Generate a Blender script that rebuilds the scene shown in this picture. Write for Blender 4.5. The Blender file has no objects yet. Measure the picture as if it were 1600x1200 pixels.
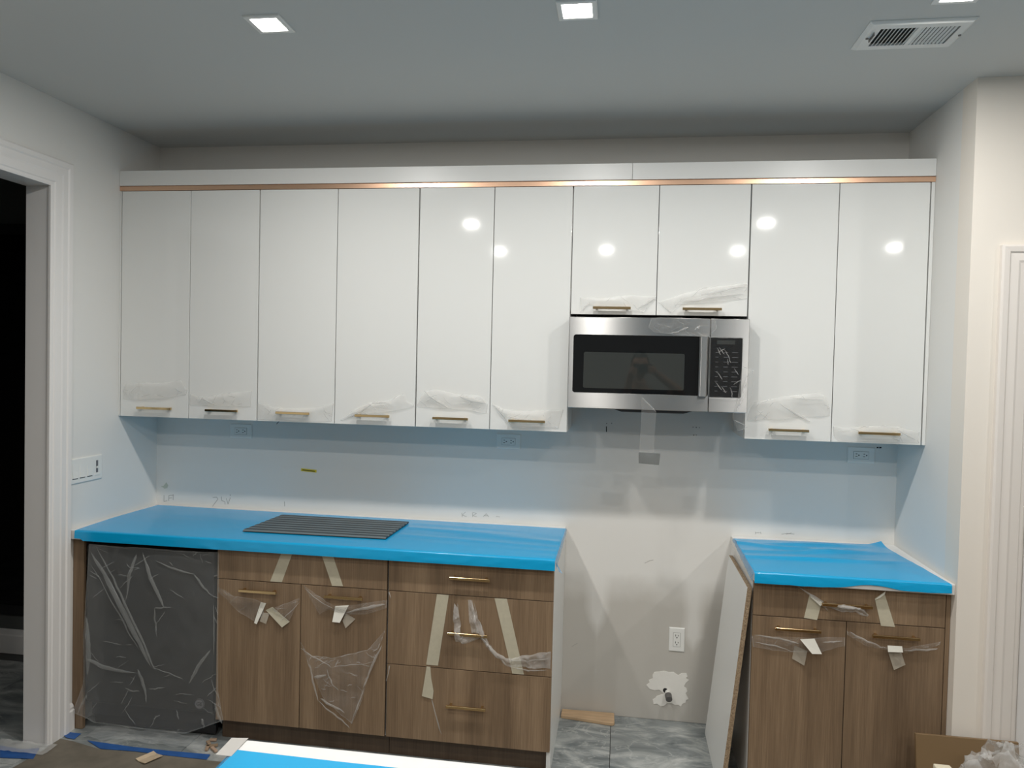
import bpy, bmesh, math, random
from mathutils import Vector, Matrix, noise

random.seed(7)
S = bpy.context.scene
COL = S.collection

# ---------------------------------------------------------------- camera
cam_d = bpy.data.cameras.new('camera')
cam = bpy.data.objects.new('camera', cam_d)
COL.objects.link(cam)
YAW, PIT, ROL = 0.1449, -0.0271, 0.0236
fw = Vector((-math.sin(YAW) * math.cos(PIT), math.cos(YAW) * math.cos(PIT), math.sin(PIT)))
rt = Vector((math.cos(YAW), math.sin(YAW), 0.0))
up = rt.cross(fw)
r2 = rt * math.cos(ROL) + up * math.sin(ROL)
u2 = up * math.cos(ROL) - rt * math.sin(ROL)
m = Matrix((r2, u2, -fw)).transposed().to_4x4()
m.translation = Vector((0.3851, -3.6141, 1.705))
cam.matrix_world = m
cam_d.sensor_width = 36.0
cam_d.lens = 36.0 * 1157.29 / 1600.0
cam_d.clip_start = 0.02
S.camera = cam

# ---------------------------------------------------------------- world, exposure, lamps' power
w = bpy.data.worlds.new('world'); S.world = w; w.use_nodes = True
w.node_tree.nodes['Background'].inputs[0].default_value = (0.9, 0.95, 1, 1)
w.node_tree.nodes['Background'].inputs[1].default_value = 0.0
S.view_settings.view_transform = 'Standard'
S.view_settings.look = 'None'
S.view_settings.exposure = 0.42
S.view_settings.gamma = 1.0
S.view_settings.use_curve_mapping = False
LAMP_W = 8.5
LAMP_SPREAD = 180
LAMP_COL = (1.0, 0.975, 0.93)

# ---------------------------------------------------------------- materials
def node_mat(name):
    mt = bpy.data.materials.new(name); mt.use_nodes = True
    nt = mt.node_tree
    return mt, nt, nt.nodes['Principled BSDF']

def N(nt, typ, **kw):
    n = nt.nodes.new(typ)
    for k, v in kw.items():
        if k in n.inputs: n.inputs[k].default_value = v
        else: setattr(n, k, v)
    return n

def plain(name, col, rough=0.5, metal=0.0, spec=0.5, coat=0.0, var=0.0, scale=8.0, bump=0.0, bscale=60.0, stretch=(1, 1, 1)):
    mt, nt, b = node_mat(name)
    b.inputs['Base Color'].default_value = (*col, 1)
    b.inputs['Roughness'].default_value = rough
    b.inputs['Metallic'].default_value = metal
    b.inputs['Specular IOR Level'].default_value = spec
    b.inputs['Coat Weight'].default_value = coat
    tc = N(nt, 'ShaderNodeTexCoord'); mp = N(nt, 'ShaderNodeMapping')
    mp.inputs['Scale'].default_value = stretch
    nt.links.new(tc.outputs['Object'], mp.inputs['Vector'])
    if var > 0:
        nz = N(nt, 'ShaderNodeTexNoise', Scale=scale, Detail=5.0)
        nt.links.new(mp.outputs[0], nz.inputs['Vector'])
        cr = N(nt, 'ShaderNodeValToRGB')
        cr.color_ramp.elements[0].position = 0.3; cr.color_ramp.elements[1].position = 0.7
        cr.color_ramp.elements[0].color = (*[c * (1 - var) for c in col], 1)
        cr.color_ramp.elements[1].color = (*[min(1, c * (1 + var)) for c in col], 1)
        nt.links.new(nz.outputs[0], cr.inputs[0]); nt.links.new(cr.outputs[0], b.inputs['Base Color'])
    if bump > 0:
        nb = N(nt, 'ShaderNodeTexNoise', Scale=bscale, Detail=4.0)
        nt.links.new(mp.outputs[0], nb.inputs['Vector'])
        bp = N(nt, 'ShaderNodeBump', Strength=bump, Distance=0.002)
        nt.links.new(nb.outputs[0], bp.inputs['Height']); nt.links.new(bp.outputs[0], b.inputs['Normal'])
    return mt

def wood(name, dark, mid, light):
    mt, nt, b = node_mat(name)
    tc = N(nt, 'ShaderNodeTexCoord'); oi = N(nt, 'ShaderNodeObjectInfo')
    ad = N(nt, 'ShaderNodeVectorMath', operation='ADD')
    cb = N(nt, 'ShaderNodeCombineXYZ')
    mu = N(nt, 'ShaderNodeMath', operation='MULTIPLY'); mu.inputs[1].default_value = 37.0
    nt.links.new(oi.outputs['Random'], mu.inputs[0]); nt.links.new(mu.outputs[0], cb.inputs[0])
    nt.links.new(tc.outputs['Object'], ad.inputs[0]); nt.links.new(cb.outputs[0], ad.inputs[1])
    def chan(sc, scale, det):
        mp = N(nt, 'ShaderNodeMapping'); mp.inputs['Scale'].default_value = sc
        nt.links.new(ad.outputs[0], mp.inputs['Vector'])
        nz = N(nt, 'ShaderNodeTexNoise', Scale=scale, Detail=det, Roughness=0.65)
        nt.links.new(mp.outputs[0], nz.inputs['Vector']); return nz
    a = chan((9, 9, 0.55), 1.0, 3.0); f = chan((210, 210, 5.0), 1.0, 3.0)
    mx = N(nt, 'ShaderNodeMix'); mx.inputs['Factor'].default_value = 0.38
    nt.links.new(a.outputs[0], mx.inputs[2]); nt.links.new(f.outputs[0], mx.inputs[3])
    cr = N(nt, 'ShaderNodeValToRGB'); e = cr.color_ramp.elements
    e[0].position = 0.34; e[0].color = (*dark, 1); e[1].position = 0.66; e[1].color = (*light, 1)
    k = e.new(0.5); k.color = (*mid, 1)
    nt.links.new(mx.outputs[0], cr.inputs[0]); nt.links.new(cr.outputs[0], b.inputs['Base Color'])
    bp = N(nt, 'ShaderNodeBump', Strength=0.12, Distance=0.001)
    nt.links.new(f.outputs[0], bp.inputs['Height']); nt.links.new(bp.outputs[0], b.inputs['Normal'])
    b.inputs['Roughness'].default_value = 0.42
    return mt

def film(name, col, alpha, edge, rough=0.12, bump=0.5, bscale=45.0, crease=True):
    """thin clear plastic: see-through head-on, cloudier where the sheet turns away, glossy creases"""
    mt, nt, b = node_mat(name)
    b.inputs['Base Color'].default_value = (*col, 1); b.inputs['Roughness'].default_value = rough
    b.inputs['Specular IOR Level'].default_value = 0.8
    tc = N(nt, 'ShaderNodeTexCoord')
    nz = N(nt, 'ShaderNodeTexNoise', Scale=bscale, Detail=3.0, Distortion=1.2)
    nt.links.new(tc.outputs['Object'], nz.inputs['Vector'])
    vo = N(nt, 'ShaderNodeTexVoronoi', Scale=bscale * 0.5); vo.feature = 'DISTANCE_TO_EDGE'
    nt.links.new(nz.outputs['Color'], vo.inputs['Vector'])
    mxh = N(nt, 'ShaderNodeMath', operation='ADD')
    nt.links.new(nz.outputs[0], mxh.inputs[0]); nt.links.new(vo.outputs['Distance'], mxh.inputs[1])
    bp = N(nt, 'ShaderNodeBump', Strength=bump, Distance=0.004)
    nt.links.new((mxh if crease else nz).outputs[0], bp.inputs['Height']); nt.links.new(bp.outputs[0], b.inputs['Normal'])
    tr = N(nt, 'ShaderNodeBsdfTransparent')
    lw = N(nt, 'ShaderNodeLayerWeight', Blend=0.5)
    nt.links.new(bp.outputs[0], lw.inputs['Normal'])
    pw = N(nt, 'ShaderNodeMath', operation='POWER'); pw.inputs[1].default_value = 2.0
    nt.links.new(lw.outputs['Facing'], pw.inputs[0])
    mr = N(nt, 'ShaderNodeMath', operation='MULTIPLY_ADD')
    mr.inputs[1].default_value = edge; mr.inputs[2].default_value = alpha; mr.use_clamp = True
    nt.links.new(pw.outputs[0], mr.inputs[0])
    ms = N(nt, 'ShaderNodeMixShader')
    nt.links.new(mr.outputs[0], ms.inputs[0]); nt.links.new(tr.outputs[0], ms.inputs[1]); nt.links.new(b.outputs[0], ms.inputs[2])
    nt.links.new(ms.outputs[0], nt.nodes['Material Output'].inputs[0])
    return mt

def emit(name, col, s):
    mt, nt, b = node_mat(name)
    b.inputs['Base Color'].default_value = (0.9, 0.9, 0.9, 1)
    b.inputs['Emission Color'].default_value = (*col, 1); b.inputs['Emission Strength'].default_value = s
    return mt

def tile_mat():
    mt, nt, b = node_mat('grey_marbled_tile')
    tc = N(nt, 'ShaderNodeTexCoord'); oi = N(nt, 'ShaderNodeObjectInfo')
    ad = N(nt, 'ShaderNodeVectorMath', operation='ADD'); mu = N(nt, 'ShaderNodeMath', operation='MULTIPLY'); mu.inputs[1].default_value = 50.0
    nt.links.new(oi.outputs['Random'], mu.inputs[0])
    nt.links.new(tc.outputs['Object'], ad.inputs[0]); nt.links.new(mu.outputs[0], ad.inputs[1])
    n1 = N(nt, 'ShaderNodeTexNoise', Scale=3.2, Detail=8.0, Roughness=0.62, Distortion=1.4)
    n2 = N(nt, 'ShaderNodeTexNoise', Scale=1.6, Detail=6.0, Distortion=3.5)
    mp = N(nt, 'ShaderNodeMapping'); mp.inputs['Scale'].default_value = (1, 2.2, 1); mp.inputs['Rotation'].default_value = (0, 0, 0.25)
    nt.links.new(ad.outputs[0], mp.inputs[0])
    for n in (n1, n2): nt.links.new(mp.outputs[0], n.inputs['Vector'])
    cr = N(nt, 'ShaderNodeValToRGB'); e = cr.color_ramp.elements
    e[0].position = 0.33; e[0].color = (0.13, 0.15, 0.155, 1); e[1].position = 0.68; e[1].color = (0.55, 0.56, 0.54, 1)
    k = e.new(0.5); k.color = (0.28, 0.30, 0.298, 1)
    nt.links.new(n1.outputs[0], cr.inputs[0])
    c2 = N(nt, 'ShaderNodeValToRGB'); f = c2.color_ramp.elements
    f[0].position = 0.49; f[0].color = (0, 0, 0, 1); f[1].position = 0.505; f[1].color = (1, 1, 1, 1)
    q = f.new(0.52); q.color = (0, 0, 0, 1)
    nt.links.new(n2.outputs[0], c2.inputs[0])
    mx = N(nt, 'ShaderNodeMix', data_type='RGBA')
    mm = N(nt, 'ShaderNodeMath', operation='MULTIPLY'); mm.inputs[1].default_value = 0.5
    nt.links.new(c2.outputs[0], mm.inputs[0]); nt.links.new(mm.outputs[0], mx.inputs[0])
    nt.links.new(cr.outputs[0], mx.inputs[6]); mx.inputs[7].default_value = (0.55, 0.56, 0.54, 1)
    nt.links.new(mx.outputs[2], b.inputs['Base Color'])
    b.inputs['Roughness'].default_value = 0.45
    return mt

def back_wall_mat():
    """white paint; bare greige board low down with soft upright bands of filler (stains with a shape of their own)"""
    mt, nt, b = node_mat('back_wall_paint')
    tc = N(nt, 'ShaderNodeTexCoord'); sp = N(nt, 'ShaderNodeSeparateXYZ')
    nt.links.new(tc.outputs['Object'], sp.inputs[0])
    nz = N(nt, 'ShaderNodeTexNoise', Scale=7.0, Detail=4.0); nt.links.new(tc.outputs['Object'], nz.inputs['Vector'])
    def ma(op, a, c, clamp=False):
        n = N(nt, 'ShaderNodeMath', operation=op); n.use_clamp = clamp
        for i, v in enumerate((a, c)):
            if v is None: continue
            if isinstance(v, (int, float)): n.inputs[i].default_value = v
            else: nt.links.new(v, n.inputs[i])
        return n.outputs[0]
    X, Z = sp.outputs[0], sp.outputs[2]
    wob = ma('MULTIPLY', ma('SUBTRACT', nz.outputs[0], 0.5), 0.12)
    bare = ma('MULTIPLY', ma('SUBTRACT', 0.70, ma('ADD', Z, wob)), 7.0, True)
    def streak(xc, hw, zt, flat):
        d = ma('ABSOLUTE', ma('SUBTRACT', X, xc), 0)
        taper = ma('MULTIPLY', ma('SUBTRACT', Z, zt), flat, True)
        half = ma('MULTIPLY', taper, hw)
        return ma('MULTIPLY', ma('SUBTRACT', half, ma('ADD', d, ma('MULTIPLY', wob, 0.35))), 22.0, True)
    s = ma('MAXIMUM', streak(0.306, 0.068, 0.335, 5.5), ma('MULTIPLY', streak(0.765, 0.06, 0.335, 12.0), 0.9))
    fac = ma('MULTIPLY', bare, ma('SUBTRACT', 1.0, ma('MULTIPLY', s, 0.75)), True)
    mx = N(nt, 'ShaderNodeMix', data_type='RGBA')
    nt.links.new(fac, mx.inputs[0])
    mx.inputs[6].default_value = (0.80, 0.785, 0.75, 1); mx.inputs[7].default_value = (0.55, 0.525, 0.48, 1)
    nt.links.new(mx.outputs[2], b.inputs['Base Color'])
    nb = N(nt, 'ShaderNodeTexNoise', Scale=130.0, Detail=3.0); nt.links.new(tc.outputs['Object'], nb.inputs['Vector'])
    bp = N(nt, 'ShaderNodeBump', Strength=0.08, Distance=0.002); nt.links.new(nb.outputs[0], bp.inputs['Height'])
    nt.links.new(bp.outputs[0], b.inputs['Normal'])
    b.inputs['Roughness'].default_value = 0.75
    return mt

def steel_mat():
    mt, nt, b = node_mat('brushed_steel')
    b.inputs['Base Color'].default_value = (0.52, 0.51, 0.495, 1)
    b.inputs['Metallic'].default_value = 1.0; b.inputs['Roughness'].default_value = 0.3
    b.inputs['Anisotropic'].default_value = 0.97; b.inputs['Anisotropic Rotation'].default_value = 0.25
    tg = N(nt, 'ShaderNodeTangent', direction_type='RADIAL', axis='Z'); nt.links.new(tg.outputs[0], b.inputs['Tangent'])
    tc = N(nt, 'ShaderNodeTexCoord'); mp = N(nt, 'ShaderNodeMapping'); mp.inputs['Scale'].default_value = (900, 900, 6)
    nt.links.new(tc.outputs['Object'], mp.inputs[0])
    nz = N(nt, 'ShaderNodeTexNoise', Scale=1.0, Detail=2.0); nt.links.new(mp.outputs[0], nz.inputs['Vector'])
    mr = N(nt, 'ShaderNodeMapRange'); mr.inputs['To Min'].default_value = 0.33; mr.inputs['To Max'].default_value = 0.43
    nt.links.new(nz.outputs[0], mr.inputs[0]); nt.links.new(mr.outputs[0], b.inputs['Roughness'])
    return mt

def chip_mat():
    mt, nt, b = node_mat('chipboard_edge')
    tc = N(nt, 'ShaderNodeTexCoord'); vo = N(nt, 'ShaderNodeTexVoronoi', Scale=260.0)
    nt.links.new(tc.outputs['Object'], vo.inputs['Vector'])
    cr = N(nt, 'ShaderNodeValToRGB'); e = cr.color_ramp.elements
    e[0].color = (0.16, 0.10, 0.055, 1); e[1].color = (0.46, 0.35, 0.23, 1)
    nt.links.new(vo.outputs['Color'], cr.inputs[0]); nt.links.new(cr.outputs[0], b.inputs['Base Color'])
    b.inputs['Roughness'].default_value = 0.9
    return mt

M = dict(
    wall=plain('wall_paint', (0.80, 0.79, 0.76), 0.75, bump=0.08, bscale=130),
    back=back_wall_mat(),
    wall_warm=plain('warm_wall_paint', (0.83, 0.775, 0.70), 0.75, bump=0.08, bscale=130),
    trim_warm=plain('warm_trim_paint', (0.80, 0.75, 0.70), 0.4, spec=0.4),
    ceil=plain('ceiling_paint', (0.66, 0.665, 0.645), 0.85, bump=0.06, bscale=130),
    trim=plain('trim_paint', (0.82, 0.80, 0.78), 0.4, spec=0.4),
    gloss=plain('white_gloss_lacquer', (0.80, 0.805, 0.785), 0.07, spec=0.32, bump=0.02, bscale=3),
    rear=plain('rear_wall_paint', (0.42, 0.41, 0.39), 0.7),
    melamine=plain('white_melamine', (0.80, 0.80, 0.78), 0.35),
    quartz=plain('white_quartz', (0.83, 0.82, 0.80), 0.25, var=0.02, scale=30),
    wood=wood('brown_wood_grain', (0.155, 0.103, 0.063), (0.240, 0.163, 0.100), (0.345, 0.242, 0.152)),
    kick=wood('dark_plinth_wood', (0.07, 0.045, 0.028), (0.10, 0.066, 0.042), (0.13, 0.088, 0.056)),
    brass=plain('brushed_brass', (0.70, 0.52, 0.28), 0.16, metal=1.0),
    copper=plain('copper_trim', (0.80, 0.52, 0.36), 0.34, metal=1.0),
    steel=steel_mat(),
    black=plain('black_plastic', (0.012, 0.012, 0.013), 0.4),
    glass=plain('black_glass', (0.006, 0.007, 0.008), 0.04, spec=0.35),
    window=plain('oven_window', (0.026, 0.031, 0.030), 0.03, spec=1.0),
    slate=plain('dark_slate_steel', (0.034, 0.035, 0.036), 0.42, metal=0.4),
    slat=plain('dark_rubber_slat', (0.040, 0.050, 0.056), 0.45),
    slat_edge=plain('steel_slat_core', (0.17, 0.20, 0.21), 0.4),
    blue=plain('blue_protective_film', (0.003, 0.385, 0.74), 0.24, spec=0.5, coat=0.15),
    blue_thin=film('blue_film_edge', (0.03, 0.36, 0.72), 0.42, 0.4, bump=0.3),
    bluetape=plain('blue_tape', (0.03, 0.115, 0.36), 0.55, var=0.15, scale=20),
    tape=plain('masking_tape', (0.56, 0.52, 0.40), 0.7, var=0.04, scale=60),
    tape_w=plain('white_tape_back', (0.84, 0.82, 0.74), 0.6),
    tape_t=film('thin_tape', (0.62, 0.56, 0.46), 0.5, 0.3, bump=0.2),
    tape_g=film('grey_tape', (0.17, 0.18, 0.175), 0.72, 0.2, bump=0.2),
    film=film('clear_film', (0.80, 0.79, 0.77), 0.09, 0.36, bump=0.25),
    film_w=film('clear_film_on_white', (0.93, 0.92, 0.89), 0.24, 0.40, bump=0.15),
    fold=film('clear_film_fold', (0.88, 0.87, 0.85), 0.30, 0.5, rough=0.08, bump=0.5, bscale=70),
    bag=film('clear_bag', (0.66, 0.68, 0.68), 0.12, 0.5, rough=0.18, bump=0.25, bscale=5, crease=False),
    bagfold=film('clear_bag_fold', (0.68, 0.70, 0.69), 0.22, 0.45, rough=0.15, bump=0.25, bscale=5, crease=False),
    film_d=film('clear_film_dark', (0.7, 0.7, 0.7), 0.02, 0.15, bump=0.2),
    paper=plain('floor_paper', (0.19, 0.165, 0.128), 0.85, var=0.22, scale=9, bump=0.3, bscale=14),
    grout=plain('grout', (0.09, 0.09, 0.09), 0.9),
    tile=tile_mat(),
    chip=chip_mat(),
    ply=plain('raw_pine', (0.55, 0.38, 0.23), 0.7, var=0.15, scale=4, stretch=(2, 14, 2)),
    brown=plain('brown_hardboard', (0.21, 0.135, 0.066), 0.5, var=0.06, scale=2),
    cream=plain('cream_foam', (0.75, 0.68, 0.52), 0.8),
    plate=plain('white_plastic', (0.84, 0.84, 0.81), 0.3),
    slot=plain('outlet_slot', (0.02, 0.02, 0.02), 0.6),
    putty=plain('white_putty', (0.86, 0.84, 0.79), 0.85, bump=0.5, bscale=40),
    pencil=plain('pencil_grey', (0.42, 0.41, 0.39), 0.9),
    yellow=plain('yellow_print', (0.72, 0.58, 0.03), 0.5),
    darkink=plain('dark_ink', (0.10, 0.09, 0.02), 0.5),
    pipe=plain('pipe_white', (0.75, 0.74, 0.70), 0.5),
    cap=plain('pipe_cap', (0.16, 0.155, 0.15), 0.45, metal=0.6),
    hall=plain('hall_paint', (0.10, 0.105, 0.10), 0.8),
    night=plain('night_glass', (0.004, 0.004, 0.004), 0.05, spec=0.2),
    ductv=plain('duct_dark', (0.03, 0.035, 0.035), 0.6),
    led=emit('led_diffuser', (1.0, 0.97, 0.92), 14.0),
    skin=plain('skin', (0.30, 0.17, 0.11), 0.5),
    shirt=plain('dark_shirt', (0.05, 0.05, 0.055), 0.85),
    jeans=plain('dark_jeans', (0.03, 0.035, 0.05), 0.85),
    hair=plain('black_hair', (0.012, 0.01, 0.009), 0.6),
    grey_print=plain('grey_print', (0.17, 0.17, 0.18), 0.5),
)

# ---------------------------------------------------------------- helpers
BASE = {}          # object -> world location of its thing's base

def thing(name, label, cat, loc=(0, 0, 0), group=None):
    o = bpy.data.objects.new(name, None); COL.objects.link(o)
    o.empty_display_size = 0.05
    o.location = loc; o['label'] = label; o['category'] = cat
    if group: o['group'] = group
    BASE[o.name] = Vector(loc)
    return o

def tag(o, label, cat, group=None):
    o['label'] = label; o['category'] = cat
    if group: o['group'] = group
    return o

def link(name, bm, mats, parent=None, smooth=False):
    if not isinstance(mats, (list, tuple)): mats = [mats]
    if parent is not None:
        off = BASE[parent.name]
        bmesh.ops.translate(bm, verts=bm.verts, vec=-off)
    me = bpy.data.meshes.new(name)
    for mt in mats: me.materials.append(mt)
    if smooth:
        for f in bm.faces: f.smooth = True
    bm.to_mesh(me); bm.free()
    o = bpy.data.objects.new(name, me); COL.objects.link(o)
    if parent is not None:
        o.parent = parent; BASE[o.name] = off
    else: BASE[o.name] = Vector((0, 0, 0))
    return o

def box(bm, x0, x1, y0, y1, z0, z1, bev=0.0, mi=0):
    vs = [bm.verts.new((x, y, z)) for x in (x0, x1) for y in (y0, y1) for z in (z0, z1)]
    idx = [(0, 1, 3, 2), (4, 6, 7, 5), (0, 4, 5, 1), (2, 3, 7, 6), (0, 2, 6, 4), (1, 5, 7, 3)]
    fs = [bm.faces.new([vs[i] for i in q]) for q in idx]
    for f in fs: f.material_index = mi
    if bev > 0:
        es = list({e for f in fs for e in f.edges})
        r = bmesh.ops.bevel(bm, geom=es, offset=bev, segments=2, profile=0.6, affect='EDGES')
        for f in r['faces']: f.material_index = mi
    return vs

def boxobj(name, x0, x1, y0, y1, z0, z1, mat, parent=None, bev=0.0015):
    bm = bmesh.new(); box(bm, x0, x1, y0, y1, z0, z1, bev)
    return link(name, bm, mat, parent)

def prism(bm, pts, axis, a, b, mi=0):
    """extrude polygon pts (2-D) along axis between a and b"""
    def P(p, t):
        return {'x': (t, p[0], p[1]), 'y': (p[0], t, p[1]), 'z': (p[0], p[1], t)}[axis]
    lo = [bm.verts.new(P(p, a)) for p in pts]; hi = [bm.verts.new(P(p, b)) for p in pts]
    n = len(pts); fs = [bm.faces.new(lo), bm.faces.new(hi[::-1])]
    for i in range(n):
        fs.append(bm.faces.new((lo[i], hi[i], hi[(i + 1) % n], lo[(i + 1) % n])))
    for f in fs: f.material_index = mi
    bmesh.ops.recalc_face_normals(bm, faces=fs)
    return fs

def tube(bm, p0, p1, r0, r1=None, n=14, mi=0):
    r1 = r0 if r1 is None else r1
    p0, p1 = Vector(p0), Vector(p1); d = (p1 - p0).normalized()
    a = d.orthogonal().normalized(); c = d.cross(a)
    A = [bm.verts.new(p0 + (a * math.cos(t) + c * math.sin(t)) * r0) for t in [2 * math.pi * i / n for i in range(n)]]
    B = [bm.verts.new(p1 + (a * math.cos(t) + c * math.sin(t)) * r1) for t in [2 * math.pi * i / n for i in range(n)]]
    fs = [bm.faces.new(A[::-1]), bm.faces.new(B)]
    for i in range(n): fs.append(bm.faces.new((A[i], A[(i + 1) % n], B[(i + 1) % n], B[i])))
    for f in fs: f.material_index = mi
    return fs

def struct(name, bm, mat, parent=None):
    o = link(name, bm, mat, parent)
    if parent is None: o['kind'] = 'structure'
    return o

def resample(pts, n):
    L = [0.0]
    for a, b in zip(pts, pts[1:]): L.append(L[-1] + math.hypot(b[0] - a[0], b[1] - a[1]))
    out = []; k = 0
    for i in range(n):
        t = L[-1] * i / (n - 1)
        while k < len(L) - 2 and L[k + 1] < t: k += 1
        s = (t - L[k]) / max(1e-9, L[k + 1] - L[k])
        out.append((pts[k][0] + (pts[k + 1][0] - pts[k][0]) * s, pts[k][1] + (pts[k + 1][1] - pts[k][1]) * s))
    return out

def ridged(x, z, seed, f):
    v = 0.0; a = 1.0
    for k in range(3):
        v += a * (1 - abs(noise.noise(Vector((x * f, z * f, seed + 3.1 * k)))) * 2.2)
        f *= 2.1; a *= 0.5
    return v / 1.75

def sheet(name, rows, y0, mat, parent, nx=48, ny=12, amp=0.010, freq=9.0, seed=1.0, bulge=0.010, folds=(), foldmat=None, tilt=0.0, jag=0.0, aniso=(1, 1), hem=0.012, rc=0, rcl=(0.02, 0.06), rcw=0.0011):
    """a crumpled film hung in front of the plane y=y0; rows = polylines from top to bottom; folds = doubled-over creases"""
    R = [resample(r, 60) for r in rows]
    us = [0.0, hem * 0.6] + [hem * 0.6 + (1 - 1.2 * hem) * i / (nx - 3) for i in range(1, nx - 3)] + [1 - hem * 0.6, 1.0]
    vs = [0.0, hem] + [hem + (1 - 2 * hem) * i / (ny - 3) for i in range(1, ny - 3)] + [1 - hem, 1.0]
    bm = bmesh.new(); G = []
    for v in vs:
        t = v * (len(R) - 1); k = min(int(t), len(R) - 2); s = t - k
        line = []
        for u in us:
            f = u * 59; i = min(int(f), 58); g = f - i
            xa = R[k][i][0] * (1 - g) + R[k][i + 1][0] * g; za = R[k][i][1] * (1 - g) + R[k][i + 1][1] * g
            xb = R[k + 1][i][0] * (1 - g) + R[k + 1][i + 1][0] * g; zb = R[k + 1][i][1] * (1 - g) + R[k + 1][i + 1][1] * g
            x = xa * (1 - s) + xb * s; z = za * (1 - s) + zb * s
            e = min(1, 6 * min(u, 1 - u))
            d = amp * (0.25 + 0.75 * e) * max(0.0, ridged(x * aniso[0], z * aniso[1], seed, freq)) + bulge * math.sin(math.pi * u) * (0.35 + 0.65 * math.sin(math.pi * min(1, v + 0.15)))
            # a little unevenness along the free edges
            w_ = 0.004 * noise.noise(Vector((x * 22, z * 22, seed + 5)))
            line.append(bm.verts.new((x, y0 - 0.0012 - max(0, d) - tilt * v, z + w_ * min(1, 8 * min(u, 1 - u)))))
        G.append(line)
    nu, nv = len(us), len(vs)
    for j in range(nv - 1):
        for i in range(nu - 1):
            f = bm.faces.new((G[j][i], G[j + 1][i], G[j + 1][i + 1], G[j][i + 1]))
            if j in (0, nv - 2) or i in (0, nu - 2): f.material_index = 1
    pts = [(v.co.x, v.co.z, v.co.y) for row in G for v in row]
    def depth(x, z): return min(pts, key=lambda p_: (p_[0] - x) ** 2 + (p_[1] - z) ** 2)[2]
    rg = random.Random(int(seed * 100)); fl = list(folds)
    for _ in range(rc):
        c = G[rg.randrange(1, nv - 1)][rg.randrange(2, nu - 2)].co; a = rg.uniform(-1.2, 1.2); L = rg.uniform(*rcl)
        e = (c.x + L * math.cos(a), c.z + L * math.sin(a))
        n_ = min(pts, key=lambda p_: (p_[0] - e[0]) ** 2 + (p_[1] - e[1]) ** 2)
        if math.hypot(n_[0] - c.x, n_[1] - c.z) < 0.006: continue
        fl.append((c.x, c.z, n_[0], n_[1], rcw * rg.uniform(0.4, 1), rcw * rg.uniform(0.4, 1.6)))
    for q_, (xa, za, xb, zb, wa, wb) in enumerate(fl):
        dx, dz = xb - xa, zb - za; L = math.hypot(dx, dz)
        if L < 1e-4: continue
        n = 16; prev = None; px, pz = -dz / L, dx / L
        bow = rg.uniform(-0.04, 0.04) * L
        for i in range(n):
            t = i / (n - 1); wd = (wa + (wb - wa) * t) * (0.12 + 0.88 * math.sin(math.pi * min(1, max(0, t))) ** 0.6) * (0.75 + 0.5 * abs(noise.noise(Vector((t * 5 + q_, seed, 1)))))
            wob = bow * math.sin(math.pi * t) + 0.003 * noise.noise(Vector((t * 6, seed, xa * 9)))
            cx, cz = xa + dx * t + px * wob, za + dz * t + pz * wob
            yy = depth(cx, cz) - 0.0015
            c = [bm.verts.new((cx - px * wd, yy, cz - pz * wd)), bm.verts.new((cx - px * wd * 0.2, yy - wd * 0.9, cz - pz * wd * 0.2)), bm.verts.new((cx + px * wd, yy, cz + pz * wd))]
            if prev:
                for k in range(2):
                    f = bm.faces.new((prev[k], c[k], c[k + 1], prev[k + 1])); f.material_index = 1
            prev = c
    return link(name, bm, [mat, foldmat or M['fold']], parent, smooth=True)

def tape_piece(name, pts, y0, mat, parent, lift=0.0, lab=None):
    """strip of tape stuck on the plane y=y0; lift curls its lower end forward"""
    bm = bmesh.new()
    zs = [p[1] for p in pts]; z0, z1 = min(zs), max(zs)
    f = [bm.verts.new((x, y0 - 0.0016 - lift * ((z1 - z) / (z1 - z0)) ** 2, z)) for x, z in pts]
    face = bm.faces.new(f)
    r = bmesh.ops.extrude_face_region(bm, geom=[face])
    bmesh.ops.translate(bm, verts=[g for g in r['geom'] if isinstance(g, bmesh.types.BMVert)], vec=(0, 0.0007, 0))
    bmesh.ops.recalc_face_normals(bm, faces=bm.faces)
    o = link(name, bm, mat, parent)
    if lab: o['label'] = lab
    return o

def handle(xc, zc, yf, parent, ln=0.168, drop=0.030, mat=None):
    """flat bar pull on two posts, one bent U of square bar"""
    h = ln / 2; a = 0.010; inset = 0.012
    pts = [(xc - h, yf - drop), (xc + h, yf - drop), (xc + h, yf - drop + a), (xc + h - inset, yf - drop + a), (xc + h - inset, yf), (xc + h - inset - a, yf),
           (xc + h - inset - a, yf - drop + a), (xc - h + inset + a, yf - drop + a), (xc - h + inset + a, yf), (xc - h + inset, yf), (xc - h + inset, yf - drop + a), (xc - h, yf - drop + a)]
    bm = bmesh.new(); prism(bm, pts, 'z', zc - 0.0056, zc + 0.0056)
    bmesh.ops.bevel(bm, geom=bm.edges[:], offset=0.0009, segments=1, affect='EDGES')
    o = link('handle', bm, mat or M['brass'], parent); return o

def text_mesh(s, size, depth=0.0004):
    cu = bpy.data.curves.new('text', 'FONT'); cu.body = s; cu.size = size; cu.extrude = depth
    cu.align_x = 'CENTER'; cu.align_y = 'CENTER'; cu.resolution_u = 2
    o = bpy.data.objects.new('text', cu); COL.objects.link(o)
    bpy.context.view_layer.update()
    me = bpy.data.meshes.new_from_object(o.evaluated_get(bpy.context.evaluated_depsgraph_get()))
    bpy.data.objects.remove(o); bpy.data.curves.remove(cu)
    bm = bmesh.new(); bm.from_mesh(me); bpy.data.meshes.remove(me); return bm

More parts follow.
